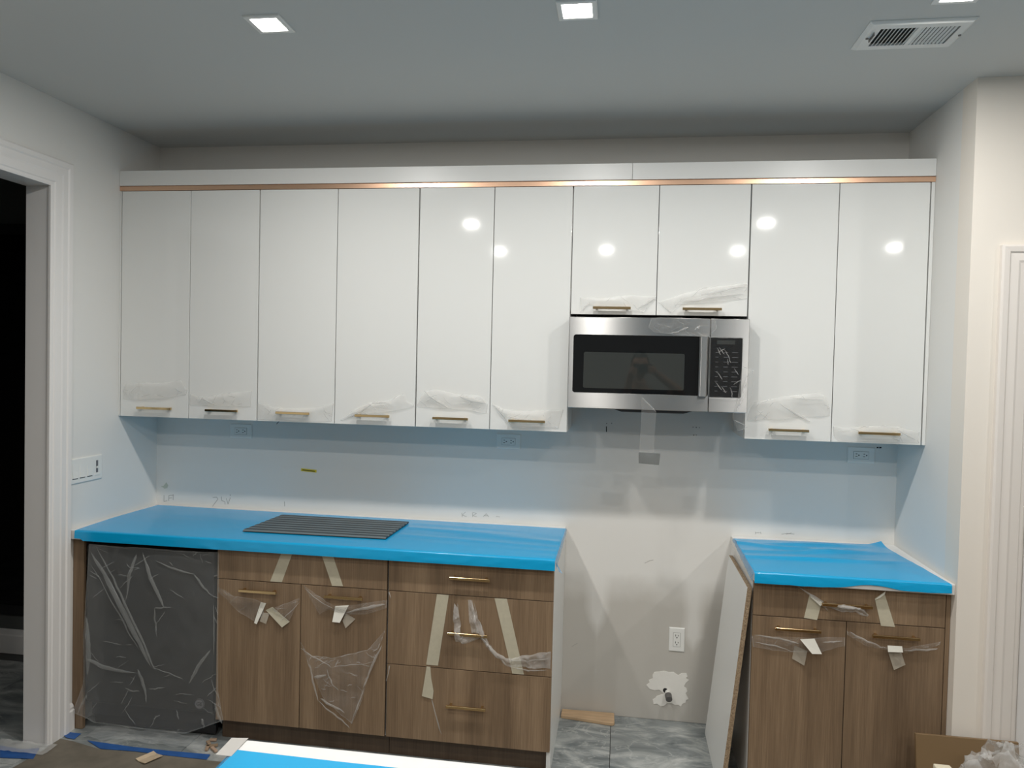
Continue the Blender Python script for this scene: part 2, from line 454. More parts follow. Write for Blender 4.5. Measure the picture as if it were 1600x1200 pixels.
def badge(name, xc, zc, y, r, parent, mat_disc, mat_ink):
    """round maker's badge: disc, raised ring and a two-letter monogram"""
    bm = bmesh.new(); n = 32
    prism(bm, [(xc + r * math.cos(2 * math.pi * i / n), zc + r * math.sin(2 * math.pi * i / n)) for i in range(n)], 'y', y - 0.002, y, 0)
    ring = []
    for k, rr in enumerate((r * 0.97, r * 0.86)):
        ring.append([bm.verts.new((xc + rr * math.cos(2 * math.pi * i / n), y - 0.0024, zc + rr * math.sin(2 * math.pi * i / n))) for i in range(n)])
    for i in range(n):
        f = bm.faces.new((ring[0][i], ring[0][(i + 1) % n], ring[1][(i + 1) % n], ring[1][i])); f.material_index = 1
    t = text_mesh('GE', r * 0.95)
    for f in t.faces: f.material_index = 1
    sh = Matrix.Shear('XZ', 4, (0.0, 0.0))
    for v in t.verts:
        v.co = Vector((xc + v.co.x + 0.18 * v.co.y, y - 0.0024 - v.co.z, zc + v.co.y))
    me = bpy.data.meshes.new('tmp'); t.to_mesh(me); t.free(); bm.from_mesh(me); bpy.data.meshes.remove(me)
    return link(name, bm, [mat_disc, mat_ink], parent)

def strokes(name, lines, parent, mat=None, wd=0.0014):
    """pen or pencil strokes lying on the back wall (y=0)"""
    bm = bmesh.new()
    for L in lines:
        for (xa, za), (xb, zb) in zip(L, L[1:]):
            d = math.hypot(xb - xa, zb - za) or 1e-6; px, pz = -(zb - za) / d * wd, (xb - xa) / d * wd
            prism(bm, [(xa - px, za - pz), (xb - px, zb - pz), (xb + px, zb + pz), (xa + px, za + pz)], 'y', -0.0006, 0.0)
    o = link(name, bm, mat or M['pencil'], parent); o['kind'] = 'stuff'
    return o

# ---------------------------------------------------------------- outlines of film and tape, metres (x, z) on the face they stick to
FILM = {
    'upper1': [[(-2.015, 1.531), (-2.005, 1.56), (-1.923, 1.571), (-1.812, 1.574), (-1.702, 1.591), (-1.676, 1.541)], [(-2.014, 1.491), (-1.927, 1.488), (-1.801, 1.498), (-1.681, 1.519)]],
    'upper2': [[(-1.663, 1.523), (-1.626, 1.515), (-1.551, 1.517), (-1.478, 1.533), (-1.346, 1.548)], [(-1.663, 1.47), (-1.526, 1.471), (-1.428, 1.472), (-1.35, 1.472)]],
    'upper3': [[(-1.315, 1.494), (-1.218, 1.477), (-1.139, 1.471), (-1.036, 1.478), (-0.937, 1.501)], [(-1.316, 1.414), (-1.19, 1.415), (-1.061, 1.416), (-0.946, 1.417)]],
    'upper4': [[(-0.903, 1.424), (-0.833, 1.475), (-0.768, 1.511), (-0.668, 1.524), (-0.6, 1.559), (-0.584, 1.522), (-0.549, 1.508)], [(-0.892, 1.421), (-0.832, 1.451), (-0.757, 1.458), (-0.682, 1.468), (-0.608, 1.485), (-0.569, 1.493), (-0.549, 1.499)]],
    'upper5': [[(-0.533, 1.509), (-0.512, 1.557), (-0.474, 1.58), (-0.425, 1.579), (-0.351, 1.564), (-0.26, 1.562), (-0.226, 1.551), (-0.206, 1.519)], [(-0.533, 1.497), (-0.447, 1.497), (-0.326, 1.492), (-0.21, 1.479)]],
    'upper6': [[(-0.185, 1.524), (-0.134, 1.502), (-0.086, 1.495), (0.008, 1.502), (0.078, 1.507), (0.138, 1.506)], [(-0.182, 1.517), (-0.133, 1.465), (-0.094, 1.421), (0.01, 1.42), (0.117, 1.422)]],
    'upper7': [[(0.199, 2.006), (0.322, 2.004), (0.426, 2.022), (0.53, 2.013)], [(0.201, 1.939), (0.238, 1.978), (0.393, 1.959), (0.483, 1.946), (0.53, 2.002)]],
    'upper8': [[(0.541, 1.989), (0.632, 2.024), (0.766, 2.06), (0.899, 2.075), (0.916, 2.068)], [(0.551, 1.982), (0.594, 1.941), (0.64, 1.983), (0.735, 1.984), (0.835, 1.999), (0.918, 2.01)]],
    'upper9': [[(0.935, 1.515), (0.954, 1.564), (1.036, 1.588), (1.127, 1.601), (1.207, 1.612), (1.242, 1.605), (1.267, 1.553)], [(0.931, 1.486), (1.038, 1.495), (1.14, 1.506), (1.268, 1.516)]],
    'upper10': [[(1.284, 1.472), (1.342, 1.471), (1.431, 1.48), (1.538, 1.483), (1.612, 1.465), (1.627, 1.461)], [(1.288, 1.432), (1.309, 1.411), (1.393, 1.413), (1.541, 1.416), (1.599, 1.416), (1.626, 1.415)]],
    'sink1': [[(-1.333, 0.696), (-1.261, 0.666), (-1.157, 0.656), (-1.12, 0.641)], [(-1.333, 0.675), (-1.223, 0.591), (-1.155, 0.557), (-1.122, 0.563)]],
    'sink1b': [[(-1.082, 0.622), (-1.024, 0.646), (-0.959, 0.673)], [(-1.082, 0.615), (-1.001, 0.572), (-0.959, 0.666)]],
    'sink2': [[(-0.938, 0.73), (-0.799, 0.653), (-0.735, 0.661), (-0.566, 0.693)], [(-0.938, 0.726), (-0.863, 0.61), (-0.821, 0.638), (-0.749, 0.619), (-0.663, 0.625), (-0.569, 0.659)]],
    'sink3': [[(-0.948, 0.485), (-0.907, 0.436), (-0.806, 0.431), (-0.639, 0.482), (-0.574, 0.563)], [(-0.947, 0.477), (-0.873, 0.331), (-0.843, 0.261), (-0.711, 0.147), (-0.67, 0.245), (-0.637, 0.372), (-0.574, 0.555)]],
    'draw1': [[(-0.275, 0.7), (-0.276, 0.639), (-0.269, 0.593), (-0.261, 0.546), (-0.217, 0.539), (-0.16, 0.564)], [(-0.261, 0.681), (-0.253, 0.634), (-0.242, 0.588), (-0.231, 0.569), (-0.204, 0.567), (-0.16, 0.581)]],
    'draw2': [[(-0.204, 0.719), (-0.172, 0.647), (-0.143, 0.595), (-0.122, 0.543), (-0.088, 0.516), (-0.04, 0.493), (0.026, 0.508), (0.135, 0.53)], [(-0.217, 0.718), (-0.209, 0.644), (-0.197, 0.585), (-0.163, 0.574), (-0.107, 0.504), (-0.039, 0.463), (0.021, 0.458), (0.134, 0.457)]],
    'rdraw': [[(1.187, 0.807), (1.263, 0.81), (1.323, 0.803), (1.359, 0.769)], [(1.198, 0.792), (1.254, 0.78), (1.324, 0.78), (1.354, 0.762)]],
    'rdraw_spike': [[(1.084, 0.872), (1.138, 0.84), (1.192, 0.81)], [(1.085, 0.871), (1.14, 0.83), (1.209, 0.774)]],
    'rdoor1': [[(0.927, 0.654), (1.024, 0.661), (1.157, 0.669), (1.207, 0.673), (1.275, 0.675)], [(0.933, 0.611), (1.016, 0.606), (1.098, 0.608), (1.184, 0.614), (1.244, 0.635), (1.276, 0.641)]],
    'rdoor2': [[(1.281, 0.702), (1.322, 0.681), (1.372, 0.664), (1.422, 0.655), (1.496, 0.655), (1.558, 0.671), (1.621, 0.686)], [(1.284, 0.686), (1.348, 0.652), (1.398, 0.646), (1.447, 0.636), (1.521, 0.641), (1.583, 0.66), (1.617, 0.673)]],
    'bag': [[(-1.958, 0.867), (-1.641, 0.874), (-1.332, 0.884)], [(-1.966, 0.711), (-1.639, 0.732), (-1.33, 0.744)], [(-1.98, 0.421), (-1.648, 0.446), (-1.329, 0.471)], [(-1.975, 0.217), (-1.652, 0.24), (-1.323, 0.246)], [(-2.028, 0.081), (-1.9, 0.05), (-1.619, 0.042), (-1.466, 0.042), (-1.294, 0.113)]],
    'mw_top': [[(0.51, 1.915), (0.622, 1.919), (0.776, 1.91)], [(0.498, 1.876), (0.623, 1.878), (0.782, 1.876)], [(0.523, 1.855), (0.624, 1.843), (0.752, 1.84)]],
    'mw_ctl': [[(0.754, 1.84), (0.893, 1.837)], [(0.753, 1.707), (0.892, 1.703)], [(0.754, 1.58), (0.885, 1.573)]],
    'mw_side': [[(0.89, 1.719), (0.938, 1.699)], [(0.876, 1.584), (0.93, 1.596)], [(0.855, 1.503), (0.918, 1.51)], [(0.881, 1.447), (0.919, 1.462)]],
    'mw_hang': [[(0.479, 1.575), (0.484, 1.573)], [(0.477, 1.539), (0.52, 1.541)], [(0.48, 1.52), (0.542, 1.514)], [(0.478, 1.427), (0.537, 1.429)], [(0.475, 1.336), (0.537, 1.336)]],
}
TAPE = {
    'false1': [(-1.043, 0.886), (-0.993, 0.884), (-1.04, 0.737), (-1.094, 0.737)],
    'false2': [(-0.862, 0.885), (-0.811, 0.885), (-0.763, 0.738), (-0.812, 0.736)],
    'sink1_w': [(-1.136, 0.643), (-1.111, 0.64), (-1.144, 0.552), (-1.157, 0.556)],
    'sink1_g': [(-1.112, 0.61), (-1.082, 0.626), (-0.999, 0.569), (-1.031, 0.544)],
    'sink1_t': [(-1.13, 0.598), (-1.095, 0.597), (-1.105, 0.553), (-1.135, 0.561)],
    'sink2_w': [(-0.796, 0.65), (-0.736, 0.658), (-0.768, 0.586), (-0.802, 0.587)],
    'sink2_t': [(-0.749, 0.622), (-0.705, 0.601), (-0.744, 0.562), (-0.761, 0.59)],
    'd2a': [(-0.351, 0.732), (-0.3, 0.732), (-0.34, 0.43), (-0.391, 0.43)],
    'd2b': [(-0.106, 0.732), (-0.054, 0.733), (0.025, 0.423), (-0.024, 0.423)],
    'd3': [(-0.389, 0.422), (-0.373, 0.422), (-0.368, 0.374), (-0.356, 0.321), (-0.359, 0.287), (-0.406, 0.296)],
    'rd1': [(1.139, 0.835), (1.185, 0.804), (1.17, 0.735), (1.121, 0.74)],
    'rd1f': [(1.139, 0.836), (1.187, 0.807), (1.179, 0.793), (1.141, 0.825)],
    'rd2': [(1.379, 0.834), (1.412, 0.861), (1.456, 0.729), (1.405, 0.73)],
    'rd2f': [(1.415, 0.873), (1.412, 0.856), (1.395, 0.84), (1.376, 0.831)],
    'rl_w': [(1.104, 0.662), (1.157, 0.669), (1.184, 0.614), (1.148, 0.612)],
    'rl_g': [(1.089, 0.628), (1.138, 0.611), (1.127, 0.554), (1.081, 0.577)],
    'rr_w': [(1.424, 0.663), (1.476, 0.664), (1.479, 0.642), (1.425, 0.64)],
    'rr_g': [(1.432, 0.637), (1.479, 0.642), (1.497, 0.587), (1.455, 0.565)],
    'mw_tag': [(0.472, 1.339), (0.563, 1.337), (0.559, 1.288), (0.473, 1.292)],
}

# ---------------------------------------------------------------- key dimensions (metres)
XL, XR, ZC = -2.0426, 1.6537, 2.7969           # left wall, right wall of the niche, ceiling
YU, YB, YF = -0.3102, -0.605, -0.6345          # door face of the wall units, of the base units, counter edge
ZB, ZD, ZF = 1.4071, 2.4984, 2.5939            # underside and top of the wall units, top of the fascia
YJ = -0.65                                     # wall beside the niche
ZT = 0.914

# ---------------------------------------------------------------- the room
floor = boxobj('floor', -4.6, 3.75, -6.15, 0.25, -0.06, -0.004, M['grout'], None, 0)
floor['kind'] = 'structure'
tx = [0.385 - 0.61 * i for i in range(5, -1, -1)] + [0.385 + 0.61 * i for i in range(1, 7)]
tile_me = None
for i in range(-8, 6):
    for j in range(0, 6):
        x0 = 0.385 + 0.61 * i; y1 = -1.22 * j + (0.3 if i % 2 else 0.0)
        if x0 < -4.6 or x0 > 3.6: continue
        if tile_me is None:
            bm = bmesh.new(); box(bm, 0.0015, 0.6085, -1.2185, -0.0015, -0.004, 0.0, 0.0008)
            tl = link('tile', bm, M['tile'], floor); tile_me = tl.data
        else:
            tl = bpy.data.objects.new('tile', tile_me); COL.objects.link(tl); tl.parent = floor
        tl.location = (x0, y1, 0)

bm = bmesh.new(); box(bm, -4.6, 3.75, -6.15, 0.25, ZC, ZC + 0.08); ceiling = struct('ceiling', bm, M['ceil'])
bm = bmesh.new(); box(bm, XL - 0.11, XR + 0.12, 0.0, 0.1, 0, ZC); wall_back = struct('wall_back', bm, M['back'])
# left wall with the doorway
D0, D1, DZ = -0.738, -1.72, 2.436
bm = bmesh.new()
prism(bm, [(0, 0), (0, ZC), (-6.05, ZC), (-6.05, 0), (D1, 0), (D1, DZ), (D0, DZ), (D0, 0)], 'x', XL - 0.095, XL)
wall_left = struct('wall_left', bm, M['wall'])
bm = bmesh.new(); box(bm, XR, XR + 0.1, -0.535, 0, 0, ZC); struct('wall_right', bm, M['wall'])
RX0, RX1, RZ = 1.872, 2.66, 2.070
bm = bmesh.new()
prism(bm, [(XR, 0), (XR, ZC), (3.65, ZC), (3.65, 0), (RX1, 0), (RX1, RZ), (RX0, RZ), (RX0, 0)], 'y', YJ, YJ + 0.115)
struct('wall_side', bm, M['wall_warm'])
bm = bmesh.new(); box(bm, 3.65, 3.75, -6.05, YJ + 0.115, 0, ZC); struct('wall_far_right', bm, M['rear'])
bm = bmesh.new(); box(bm, XL - 0.095, 3.75, -6.15, -6.05, 0, ZC); struct('wall_rear', bm, M['rear'])

def casing(name, x0, x1, ztop, prof, plane, mat='trim'):
    """door casing lofted round an opening; prof = (outward, proud) pairs; plane maps (across, proud, z) to 3-D"""
    bm = bmesh.new(); rings = []
    for (a, d) in prof:
        rings.append([bm.verts.new(plane(*p)) for p in ((x0 - a, d, 0.0), (x0 - a, d, ztop + a), (x1 + a, d, ztop + a), (x1 + a, d, 0.0))])
    k = len(prof)
    for i in range(k):
        for s in range(3):
            bm.faces.new((rings[i][s], rings[(i + 1) % k][s], rings[(i + 1) % k][s + 1], rings[i][s + 1]))
    bm.faces.new([r[0] for r in rings]); bm.faces.new([r[3] for r in rings][::-1])
    bmesh.ops.recalc_face_normals(bm, faces=bm.faces)
    return struct(name, bm, M[mat])

prof = [(0, 0), (0, 0.010), (0.006, 0.013), (0.014, 0.013), (0.018, 0.017), (0.045, 0.019), (0.052, 0.022), (0.075, 0.020), (0.080, 0.025), (0.096, 0.026), (0.102, 0.020), (0.102, 0)]
casing('trim_1', 0.763, 1.697, 2.418, [(a * 1.17, d) for a, d in prof], lambda a, d, z: (XL + d, -a, z))
# lining boards of the doorway
bm = bmesh.new()
prism(bm, [(D0, 0), (D0, DZ), (D1, DZ), (D1, 0), (D1 + 0.018, 0), (D1 + 0.018, DZ - 0.018), (D0 - 0.018, DZ - 0.018), (D0 - 0.018, 0)], 'x', XL - 0.113, XL + 0.001)
struct('trim_2', bm, M['trim'])
casing('trim_3', RX0 - 0.004, RX1 + 0.004, 2.066, [(a * 1.14, d) for a, d in prof], lambda a, d, z: (a, YJ - d, z), 'trim_warm')
# door leaf with two sunk panels
bm = bmesh.new(); box(bm, RX0 + 0.004, RX1 - 0.004, YJ + 0.002, YJ + 0.04, 0.008, RZ - 0.006, 0.002)
door = struct('door_1', bm, M['trim'])
for z0, z1 in ((0.22, 0.95), (1.12, 1.95)):
    bm = bmesh.new()
    a0, a1 = RX0 + 0.13, RX1 - 0.13
    o_ = [(a0, z0), (a1, z0), (a1, z1), (a0, z1)]; i_ = [(a0 + 0.03, z0 + 0.03), (a1 - 0.03, z0 + 0.03), (a1 - 0.03, z1 - 0.03), (a0 + 0.03, z1 - 0.03)]
    A = [bm.verts.new((x, YJ + 0.0015, z)) for x, z in o_]; B = [bm.verts.new((x, YJ - 0.005, z)) for x, z in i_]
    for k in range(4): bm.faces.new((A[k], A[(k + 1) % 4], B[(k + 1) % 4], B[k]))
    bm.faces.new(B); bmesh.ops.recalc_face_normals(bm, faces=bm.faces)
    link('door_panel', bm, M['trim'], door)
bm = bmesh.new(); tube(bm, (RX1 - 0.07, YJ, 0.98), (RX1 - 0.07, YJ - 0.05, 0.98), 0.012); tube(bm, (RX1 - 0.07, YJ - 0.045, 0.98), (RX1 - 0.18, YJ - 0.045, 0.98), 0.009)
link('door_handle', bm, M['steel'], door)
# scrap of baseboard between casing and base units, baseboards further back
def baseboard(name, axis, a, b, at, sgn):
    p = [(0, 0), (0.014, 0), (0.014, 0.088), (0.010, 0.094), (0.011, 0.104), (0.006, 0.116), (0, 0.118)]
    bm = bmesh.new(); prism(bm, [(at + sgn * d, z) for d, z in p], axis, a, b)
    return struct(name, bm, M['trim'])
bm = bmesh.new(); prism(bm, [(XL + d, z) for d, z in [(0, 0), (0.017, 0), (0.017, 0.088), (0.012, 0.094), (0.013, 0.104), (0.007, 0.116), (0, 0.118)]], 'y', -0.642, -0.608)
struct('baseboard_left', bm, M['trim'])
bm = bmesh.new(); prism(bm, [(XL + d, z) for d, z in [(0, 0), (0.014, 0), (0.014, 0.1), (0.006, 0.118), (0, 0.118)]], 'y', -6.04, -1.83)
struct('baseboard_left_rear', bm, M['trim'])
# unlit hall beyond the doorway
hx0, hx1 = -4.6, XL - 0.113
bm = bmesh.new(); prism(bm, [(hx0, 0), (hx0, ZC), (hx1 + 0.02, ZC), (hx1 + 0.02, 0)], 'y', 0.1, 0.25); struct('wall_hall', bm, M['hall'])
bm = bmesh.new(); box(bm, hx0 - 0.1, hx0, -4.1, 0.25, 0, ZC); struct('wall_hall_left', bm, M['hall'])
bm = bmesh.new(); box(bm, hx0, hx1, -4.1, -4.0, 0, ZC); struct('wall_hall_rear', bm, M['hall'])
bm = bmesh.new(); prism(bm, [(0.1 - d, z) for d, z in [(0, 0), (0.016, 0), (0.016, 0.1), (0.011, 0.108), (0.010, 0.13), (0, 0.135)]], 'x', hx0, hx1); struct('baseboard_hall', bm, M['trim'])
bm = bmesh.new(); box(bm, -4.3, -2.45, 0.085, 0.1, 0.22, 2.42, 0.003); wn = struct('window_1', bm, M['black'])
boxobj('pane', -4.24, -2.51, 0.078, 0.0855, 0.28, 2.36, M['night'], wn, 0)

# ---------------------------------------------------------------- ceiling fittings
def downlight(x, y, label, group=None):
    t = thing('recessed_light', label, 'ceiling light', (x, y, ZC), group)
    h, a = 0.062, 0.046
    bm = bmesh.new()
    rings = [[bm.verts.new((x + sx * r, y + sy * r, ZC - d)) for sx, sy in ((-1, -1), (1, -1), (1, 1), (-1, 1))] for r, d in ((h, 0.0), (h, 0.004), (h - 0.003, 0.006), (a, 0.006), (a - 0.003, 0.002))]
    for k in range(4):
        for i in range(4):
            bm.faces.new((rings[k][i], rings[k][(i + 1) % 4], rings[k + 1][(i + 1) % 4], rings[k + 1][i]))
    bmesh.ops.recalc_face_normals(bm, faces=bm.faces)
    link('trim_frame', bm, M['plate'], t)
    boxobj('diffuser', x - a + 0.003, x + a - 0.003, y - a + 0.003, y + a - 0.003, ZC - 0.003, ZC - 0.0005, M['led'], t, 0)
    ld = bpy.data.lights.new('downlight', 'AREA'); ld.shape = 'SQUARE'; ld.size = 0.082; ld.energy = LAMP_W; ld.color = LAMP_COL; ld.spread = math.radians(LAMP_SPREAD)
    lo = bpy.data.objects.new('downlight', ld); COL.objects.link(lo); lo.parent = t; lo.location = (0, 0, -0.0065)
    return t
Y1 = -1.31
downlight(-0.780, Y1, 'lit square recessed ceiling light left of centre')
downlight(0.224, Y1, 'lit square recessed ceiling light above the microwave')
downlight(1.322, Y1, 'lit square recessed ceiling light next to the air vent')
for x, y in ((-0.80, -2.72), (1.42, -2.72), (-0.80, -4.10), (0.225, -4.0), (1.42, -4.05), (2.70, -1.9), (2.70, -3.85)):
    downlight(x, y, 'lit square recessed ceiling light further back in the room', 'ceiling lights behind the viewer')

v = thing('air_vent', 'white slotted air vent in the ceiling', 'vent', (1.283, -1.05, ZC))
vx0, vx1, vy0, vy1 = 1.125, 1.438, -1.150, -0.945
gx0, gx1, gy0, gy1 = 1.168, 1.403, -1.112, -0.985
bm = bmesh.new()
def ringrect(x0, x1, y0, y1, z): return [bm.verts.new(p) for p in ((x0, y0, z), (x1, y0, z), (x1, y1, z), (x0, y1, z))]
rr = [ringrect(vx0, vx1, vy0, vy1, ZC), ringrect(vx0, vx1, vy0, vy1, ZC - 0.003), ringrect(vx0 + 0.012, vx1 - 0.012, vy0 + 0.012, vy1 - 0.012, ZC - 0.011), ringrect(gx0, gx1, gy0, gy1, ZC - 0.011), ringrect(gx0, gx1, gy0, gy1, ZC - 0.002)]
for k in range(4):
    for i in range(4): bm.faces.new((rr[k][i], rr[k][(i + 1) % 4], rr[k + 1][(i + 1) % 4], rr[k + 1][i]))
bmesh.ops.recalc_face_normals(bm, faces=bm.faces)
link('frame', bm, M['plate'], v)
boxobj('duct_opening', gx0, gx1, gy0, gy1, ZC - 0.0018, ZC - 0.0008, M['ductv'], v, 0)
mid = (gx0 + gx1) / 2
boxobj('centre_bar', mid - 0.006, mid + 0.006, gy0, gy1, ZC - 0.012, ZC - 0.002, M['plate'], v, 0)
for s in (-1, 1):
    for k in range(9):
        xc = mid + s * (0.014 + 0.0118 * k)
        bm = bmesh.new()
        a, hi = (0.010, 0.0025) if s < 0 else (-0.0040, 0.0078)                       # blades lean towards the middle bar
        prism(bm, [(xc - 0.0008, ZC - 0.0118), (xc + 0.0008, ZC - 0.0118), (xc + 0.0008 + a, ZC - hi), (xc - 0.0008 + a, ZC - hi)], 'y', gy0, gy1)
        link('louver', bm, M['plate'], v)
for xs in (1.146, 1.425):
    bm = bmesh.new(); tube(bm, (xs, -1.047, ZC - 0.010), (xs, -1.047, ZC - 0.0135), 0.0045); link('screw', bm, M['cap'], v)
bm = bmesh.new(); prism(bm, [(1.154, -1.09), (1.1565, -1.09), (1.1565, -1.035), (1.154, -1.035)], 'z', ZC - 0.020, ZC - 0.010); link('damper_lever', bm, M['cap'], v)

# ---------------------------------------------------------------- wall units
for D_ in (FILM, TAPE):
    for k_ in D_:
        if not k_.startswith(('upper', 'mw')):
            cl = 0.850 if k_ == 'bag' else 0.868
            D_[k_] = [tuple(p) for p in D_[k_]] if D_ is TAPE else D_[k_]
            if D_ is TAPE: TAPE[k_] = [(x, min(z, cl)) for x, z in TAPE[k_]]
            else: FILM[k_] = [[(x, min(z, cl)) for x, z in r] for r in FILM[k_]]
BX = [-2.0322, -1.6701, -1.3185, -0.9329, -0.5427, -0.1958, 0.1574, 0.5326, 0.9196, 1.2779, 1.6371]
HZ = 1.450
ulab = ['white gloss wall cabinet at the far left corner', 'white gloss wall cabinet second from the left wall', 'white gloss wall cabinet left of the microwave',
        'short white gloss wall cabinet above the microwave', 'white gloss wall cabinet right of the microwave']
seeds = iter(range(3, 90))
def wall_unit(i, lab, z0):
    xa, xb, xc = BX[2 * i], BX[2 * i + 1], BX[2 * i + 2]
    t = thing('wall_cabinet', lab, 'cabinet', ((xa + xc) / 2, 0, z0), 'white wall cabinets')
    bm = bmesh.new()
    # box of two sides, top, bottom sunk a little, all one skin
    prism(bm, [(xa + 0.001, z0), (xa + 0.017, z0), (xa + 0.017, z0 + 0.006), (xc - 0.017, z0 + 0.006), (xc - 0.017, z0), (xc - 0.001, z0), (xc - 0.001, ZD), (xa + 0.001, ZD)], 'y', YU + 0.021, -0.001)
    link('carcass', bm, M['melamine'], t)
    for k, (a, b) in enumerate(((xa, xb), (xb, xc))):
        gl = 0.0028 if k == 0 else 0.0016; gr = 0.0016 if k == 0 else 0.0028
        d = boxobj('door', a + gl, b - gr, YU, YU + 0.0195, z0 - 0.001, ZD - 0.001, M['gloss'], t, 0.0012)
        n = 2 * i + k + 1
        cx = (a + b) / 2 + (-0.004 if i < 3 else 0.0)
        hz = HZ if i != 3 else 1.9605
        cx = {1: -1.836, 2: -1.487, 7: 0.340, 8: 0.7255, 9: 1.099, 10: 1.462}.get(n, cx)
        handle(cx, hz, YU, d, 0.165 if n > 1 else 0.18)
        sd = next(seeds) * 1.7
        sheet('protective_film', FILM['upper%d' % n], YU, M['film_w'], d, nx=60, ny=14, amp=0.010, freq=11.0, seed=sd, bulge=0.012,
              folds=UF.get(n, ()), foldmat=M['fold'], rc=10, rcw=0.0016)
    return t
UF = {2: [(-1.595, 1.512, -1.528, 1.476, 0.004, 0.006)], 4: [(-0.88, 1.43, -0.75, 1.508, 0.004, 0.010), (-0.75, 1.508, -0.66, 1.512, 0.008, 0.004)],
      5: [(-0.50, 1.572, -0.385, 1.50, 0.004, 0.008), (-0.335, 1.552, -0.215, 1.525, 0.010, 0.012)], 6: [(-0.18, 1.520, -0.10, 1.43, 0.003, 0.006), (-0.11, 1.47, 0.0, 1.455, 0.006, 0.004)],
      7: [(0.21, 1.945, 0.245, 1.985, 0.003, 0.005), (0.45, 1.96, 0.52, 2.005, 0.003, 0.008)], 8: [(0.55, 1.982, 0.60, 1.945, 0.003, 0.005), (0.64, 1.99, 0.90, 2.03, 0.012, 0.006), (0.72, 2.02, 0.91, 2.062, 0.010, 0.004)],
      9: [(1.06, 1.565, 1.19, 1.49, 0.004, 0.008), (1.10, 1.59, 1.24, 1.585, 0.003, 0.004)], 10: [(1.53, 1.47, 1.61, 1.43, 0.004, 0.006)]}
for i, lab in enumerate(ulab): wall_unit(i, lab, 1.934 if i == 3 else ZB)
# fillers at both ends
tag(boxobj('filler_strip', XL + 0.0005, BX[0] - 0.0016, YU + 0.001, YU + 0.02, ZB - 0.001, ZD, M['gloss'], None, 0.0008), 'narrow white filler strip between cabinet and left wall', 'filler')
tag(boxobj('filler_strip', BX[10] + 0.0025, XR - 0.0008, YU + 0.001, YU + 0.02, ZB - 0.001, ZD, M['gloss'], None, 0.0008), 'narrow white filler strip between cabinet and right wall', 'filler')
# fascia above with its copper strip
t = thing('cabinet_fascia', 'long white fascia board with copper strip above the wall cabinets', 'fascia', (0, 0, ZD))
for a, b in ((XL + 0.001, 0.413), (0.4145, XR - 0.001)):
    boxobj('board', a, b, YU - 0.006, YU + 0.014, 2.5225, ZF, M['melamine'], t, 0.0012)
bm = bmesh.new(); prism(bm, [(YU + 0.014, ZD + 0.001), (YU - 0.002, ZD + 0.001), (YU - 0.002, 2.519), (YU + 0.001, 2.522), (YU + 0.014, 2.522)], 'x', XL + 0.001, XR - 0.001)
link('copper_strip', bm, M['copper'], t)
bm = bmesh.new(); box(bm, XL + 0.001, XR - 0.001, YU + 0.0145, YU + 0.06, ZD + 0.001, ZD + 0.05); link('batten', bm, M['melamine'], t)

# ---------------------------------------------------------------- microwave
mw = thing('microwave', 'stainless over-the-range microwave with black glass door and film scraps', 'microwave', (0.5365, 0, 1.519))
MX0, MX1, MZ0, MZ1, MY = 0.1605, 0.9165, 1.519, 1.917, -0.39
bm = bmesh.new(); box(bm, MX0 + 0.004, MX1 - 0.004, -0.352, -0.002, MZ0 + 0.012, MZ1, 0.003); link('body', bm, M['black'], mw)
def plate_hole(x0, x1, z0, z1, hx0, hx1, hz0, hz1, y0, y1, rad=0.010):
    """steel plate with a round-cornered opening, front face, returns and outer edge"""
    bm = bmesh.new()
    def rrect(a0, a1, c0, c1, r, y, n=5):
        out = []
        for cx, cz, s in ((a1 - r, c1 - r, 0), (a0 + r, c1 - r, 1), (a0 + r, c0 + r, 2), (a1 - r, c0 + r, 3)):
            for k in range(n): 
                t = math.pi / 2 * (s + k / (n - 1)); out.append(bm.verts.new((cx + r * math.cos(t), y, cz + r * math.sin(t))))
        return out
    rings = [rrect(x0, x1, z0, z1, 0.002, y1), rrect(x0, x1, z0, z1, 0.003, y0 + 0.002), rrect(x0 + 0.002, x1 - 0.002, z0 + 0.002, z1 - 0.002, 0.003, y0),
             rrect(hx0, hx1, hz0, hz1, rad, y0), rrect(hx0 + 0.001, hx1 - 0.001, hz0 + 0.001, hz1 - 0.001, rad, y0 + 0.004), rrect(hx0 + 0.001, hx1 - 0.001, hz0 + 0.001, hz1 - 0.001, rad, y1)]
    n = len(rings[0])
    for a, b in zip(rings, rings[1:]):
        for i in range(n): bm.faces.new((a[i], a[(i + 1) % n], b[(i + 1) % n], b[i]))
    bmesh.ops.recalc_face_normals(bm, faces=bm.faces)
    return bm
dr = link('door', plate_hole(MX0, 0.7565, MZ0 + 0.002, MZ1 - 0.001, 0.180, 0.7555, 1.588, 1.840, MY, -0.353), M['steel'], mw)
boxobj('glass', 0.181, 0.7545, MY + 0.003, MY + 0.012, 1.589, 1.839, M['glass'], dr, 0)
bm = bmesh.new(); prism(bm, [(x, z) for x, z in ((0.231, 1.609), (0.649, 1.609), (0.654, 1.614), (0.654, 1.760), (0.649, 1.765), (0.231, 1.765), (0.226, 1.760), (0.226, 1.614))], 'y', MY + 0.0022, MY + 0.004)
link('window', bm, M['window'], dr)
bm = bmesh.new()
prism(bm, [(0.712, MY - 0.022), (0.719, MY - 0.030), (0.741, MY - 0.030), (0.748, MY - 0.022), (0.748, MY + 0.002), (0.712, MY + 0.002)], 'z', 1.586, 1.839)
bmesh.ops.bevel(bm, geom=bm.edges[:], offset=0.002, segments=2, affect='EDGES')
link('handle', bm, M['steel'], dr)
badge('badge', 0.5355, 1.880, MY, 0.0135, dr, M['steel'], M['grey_print'])
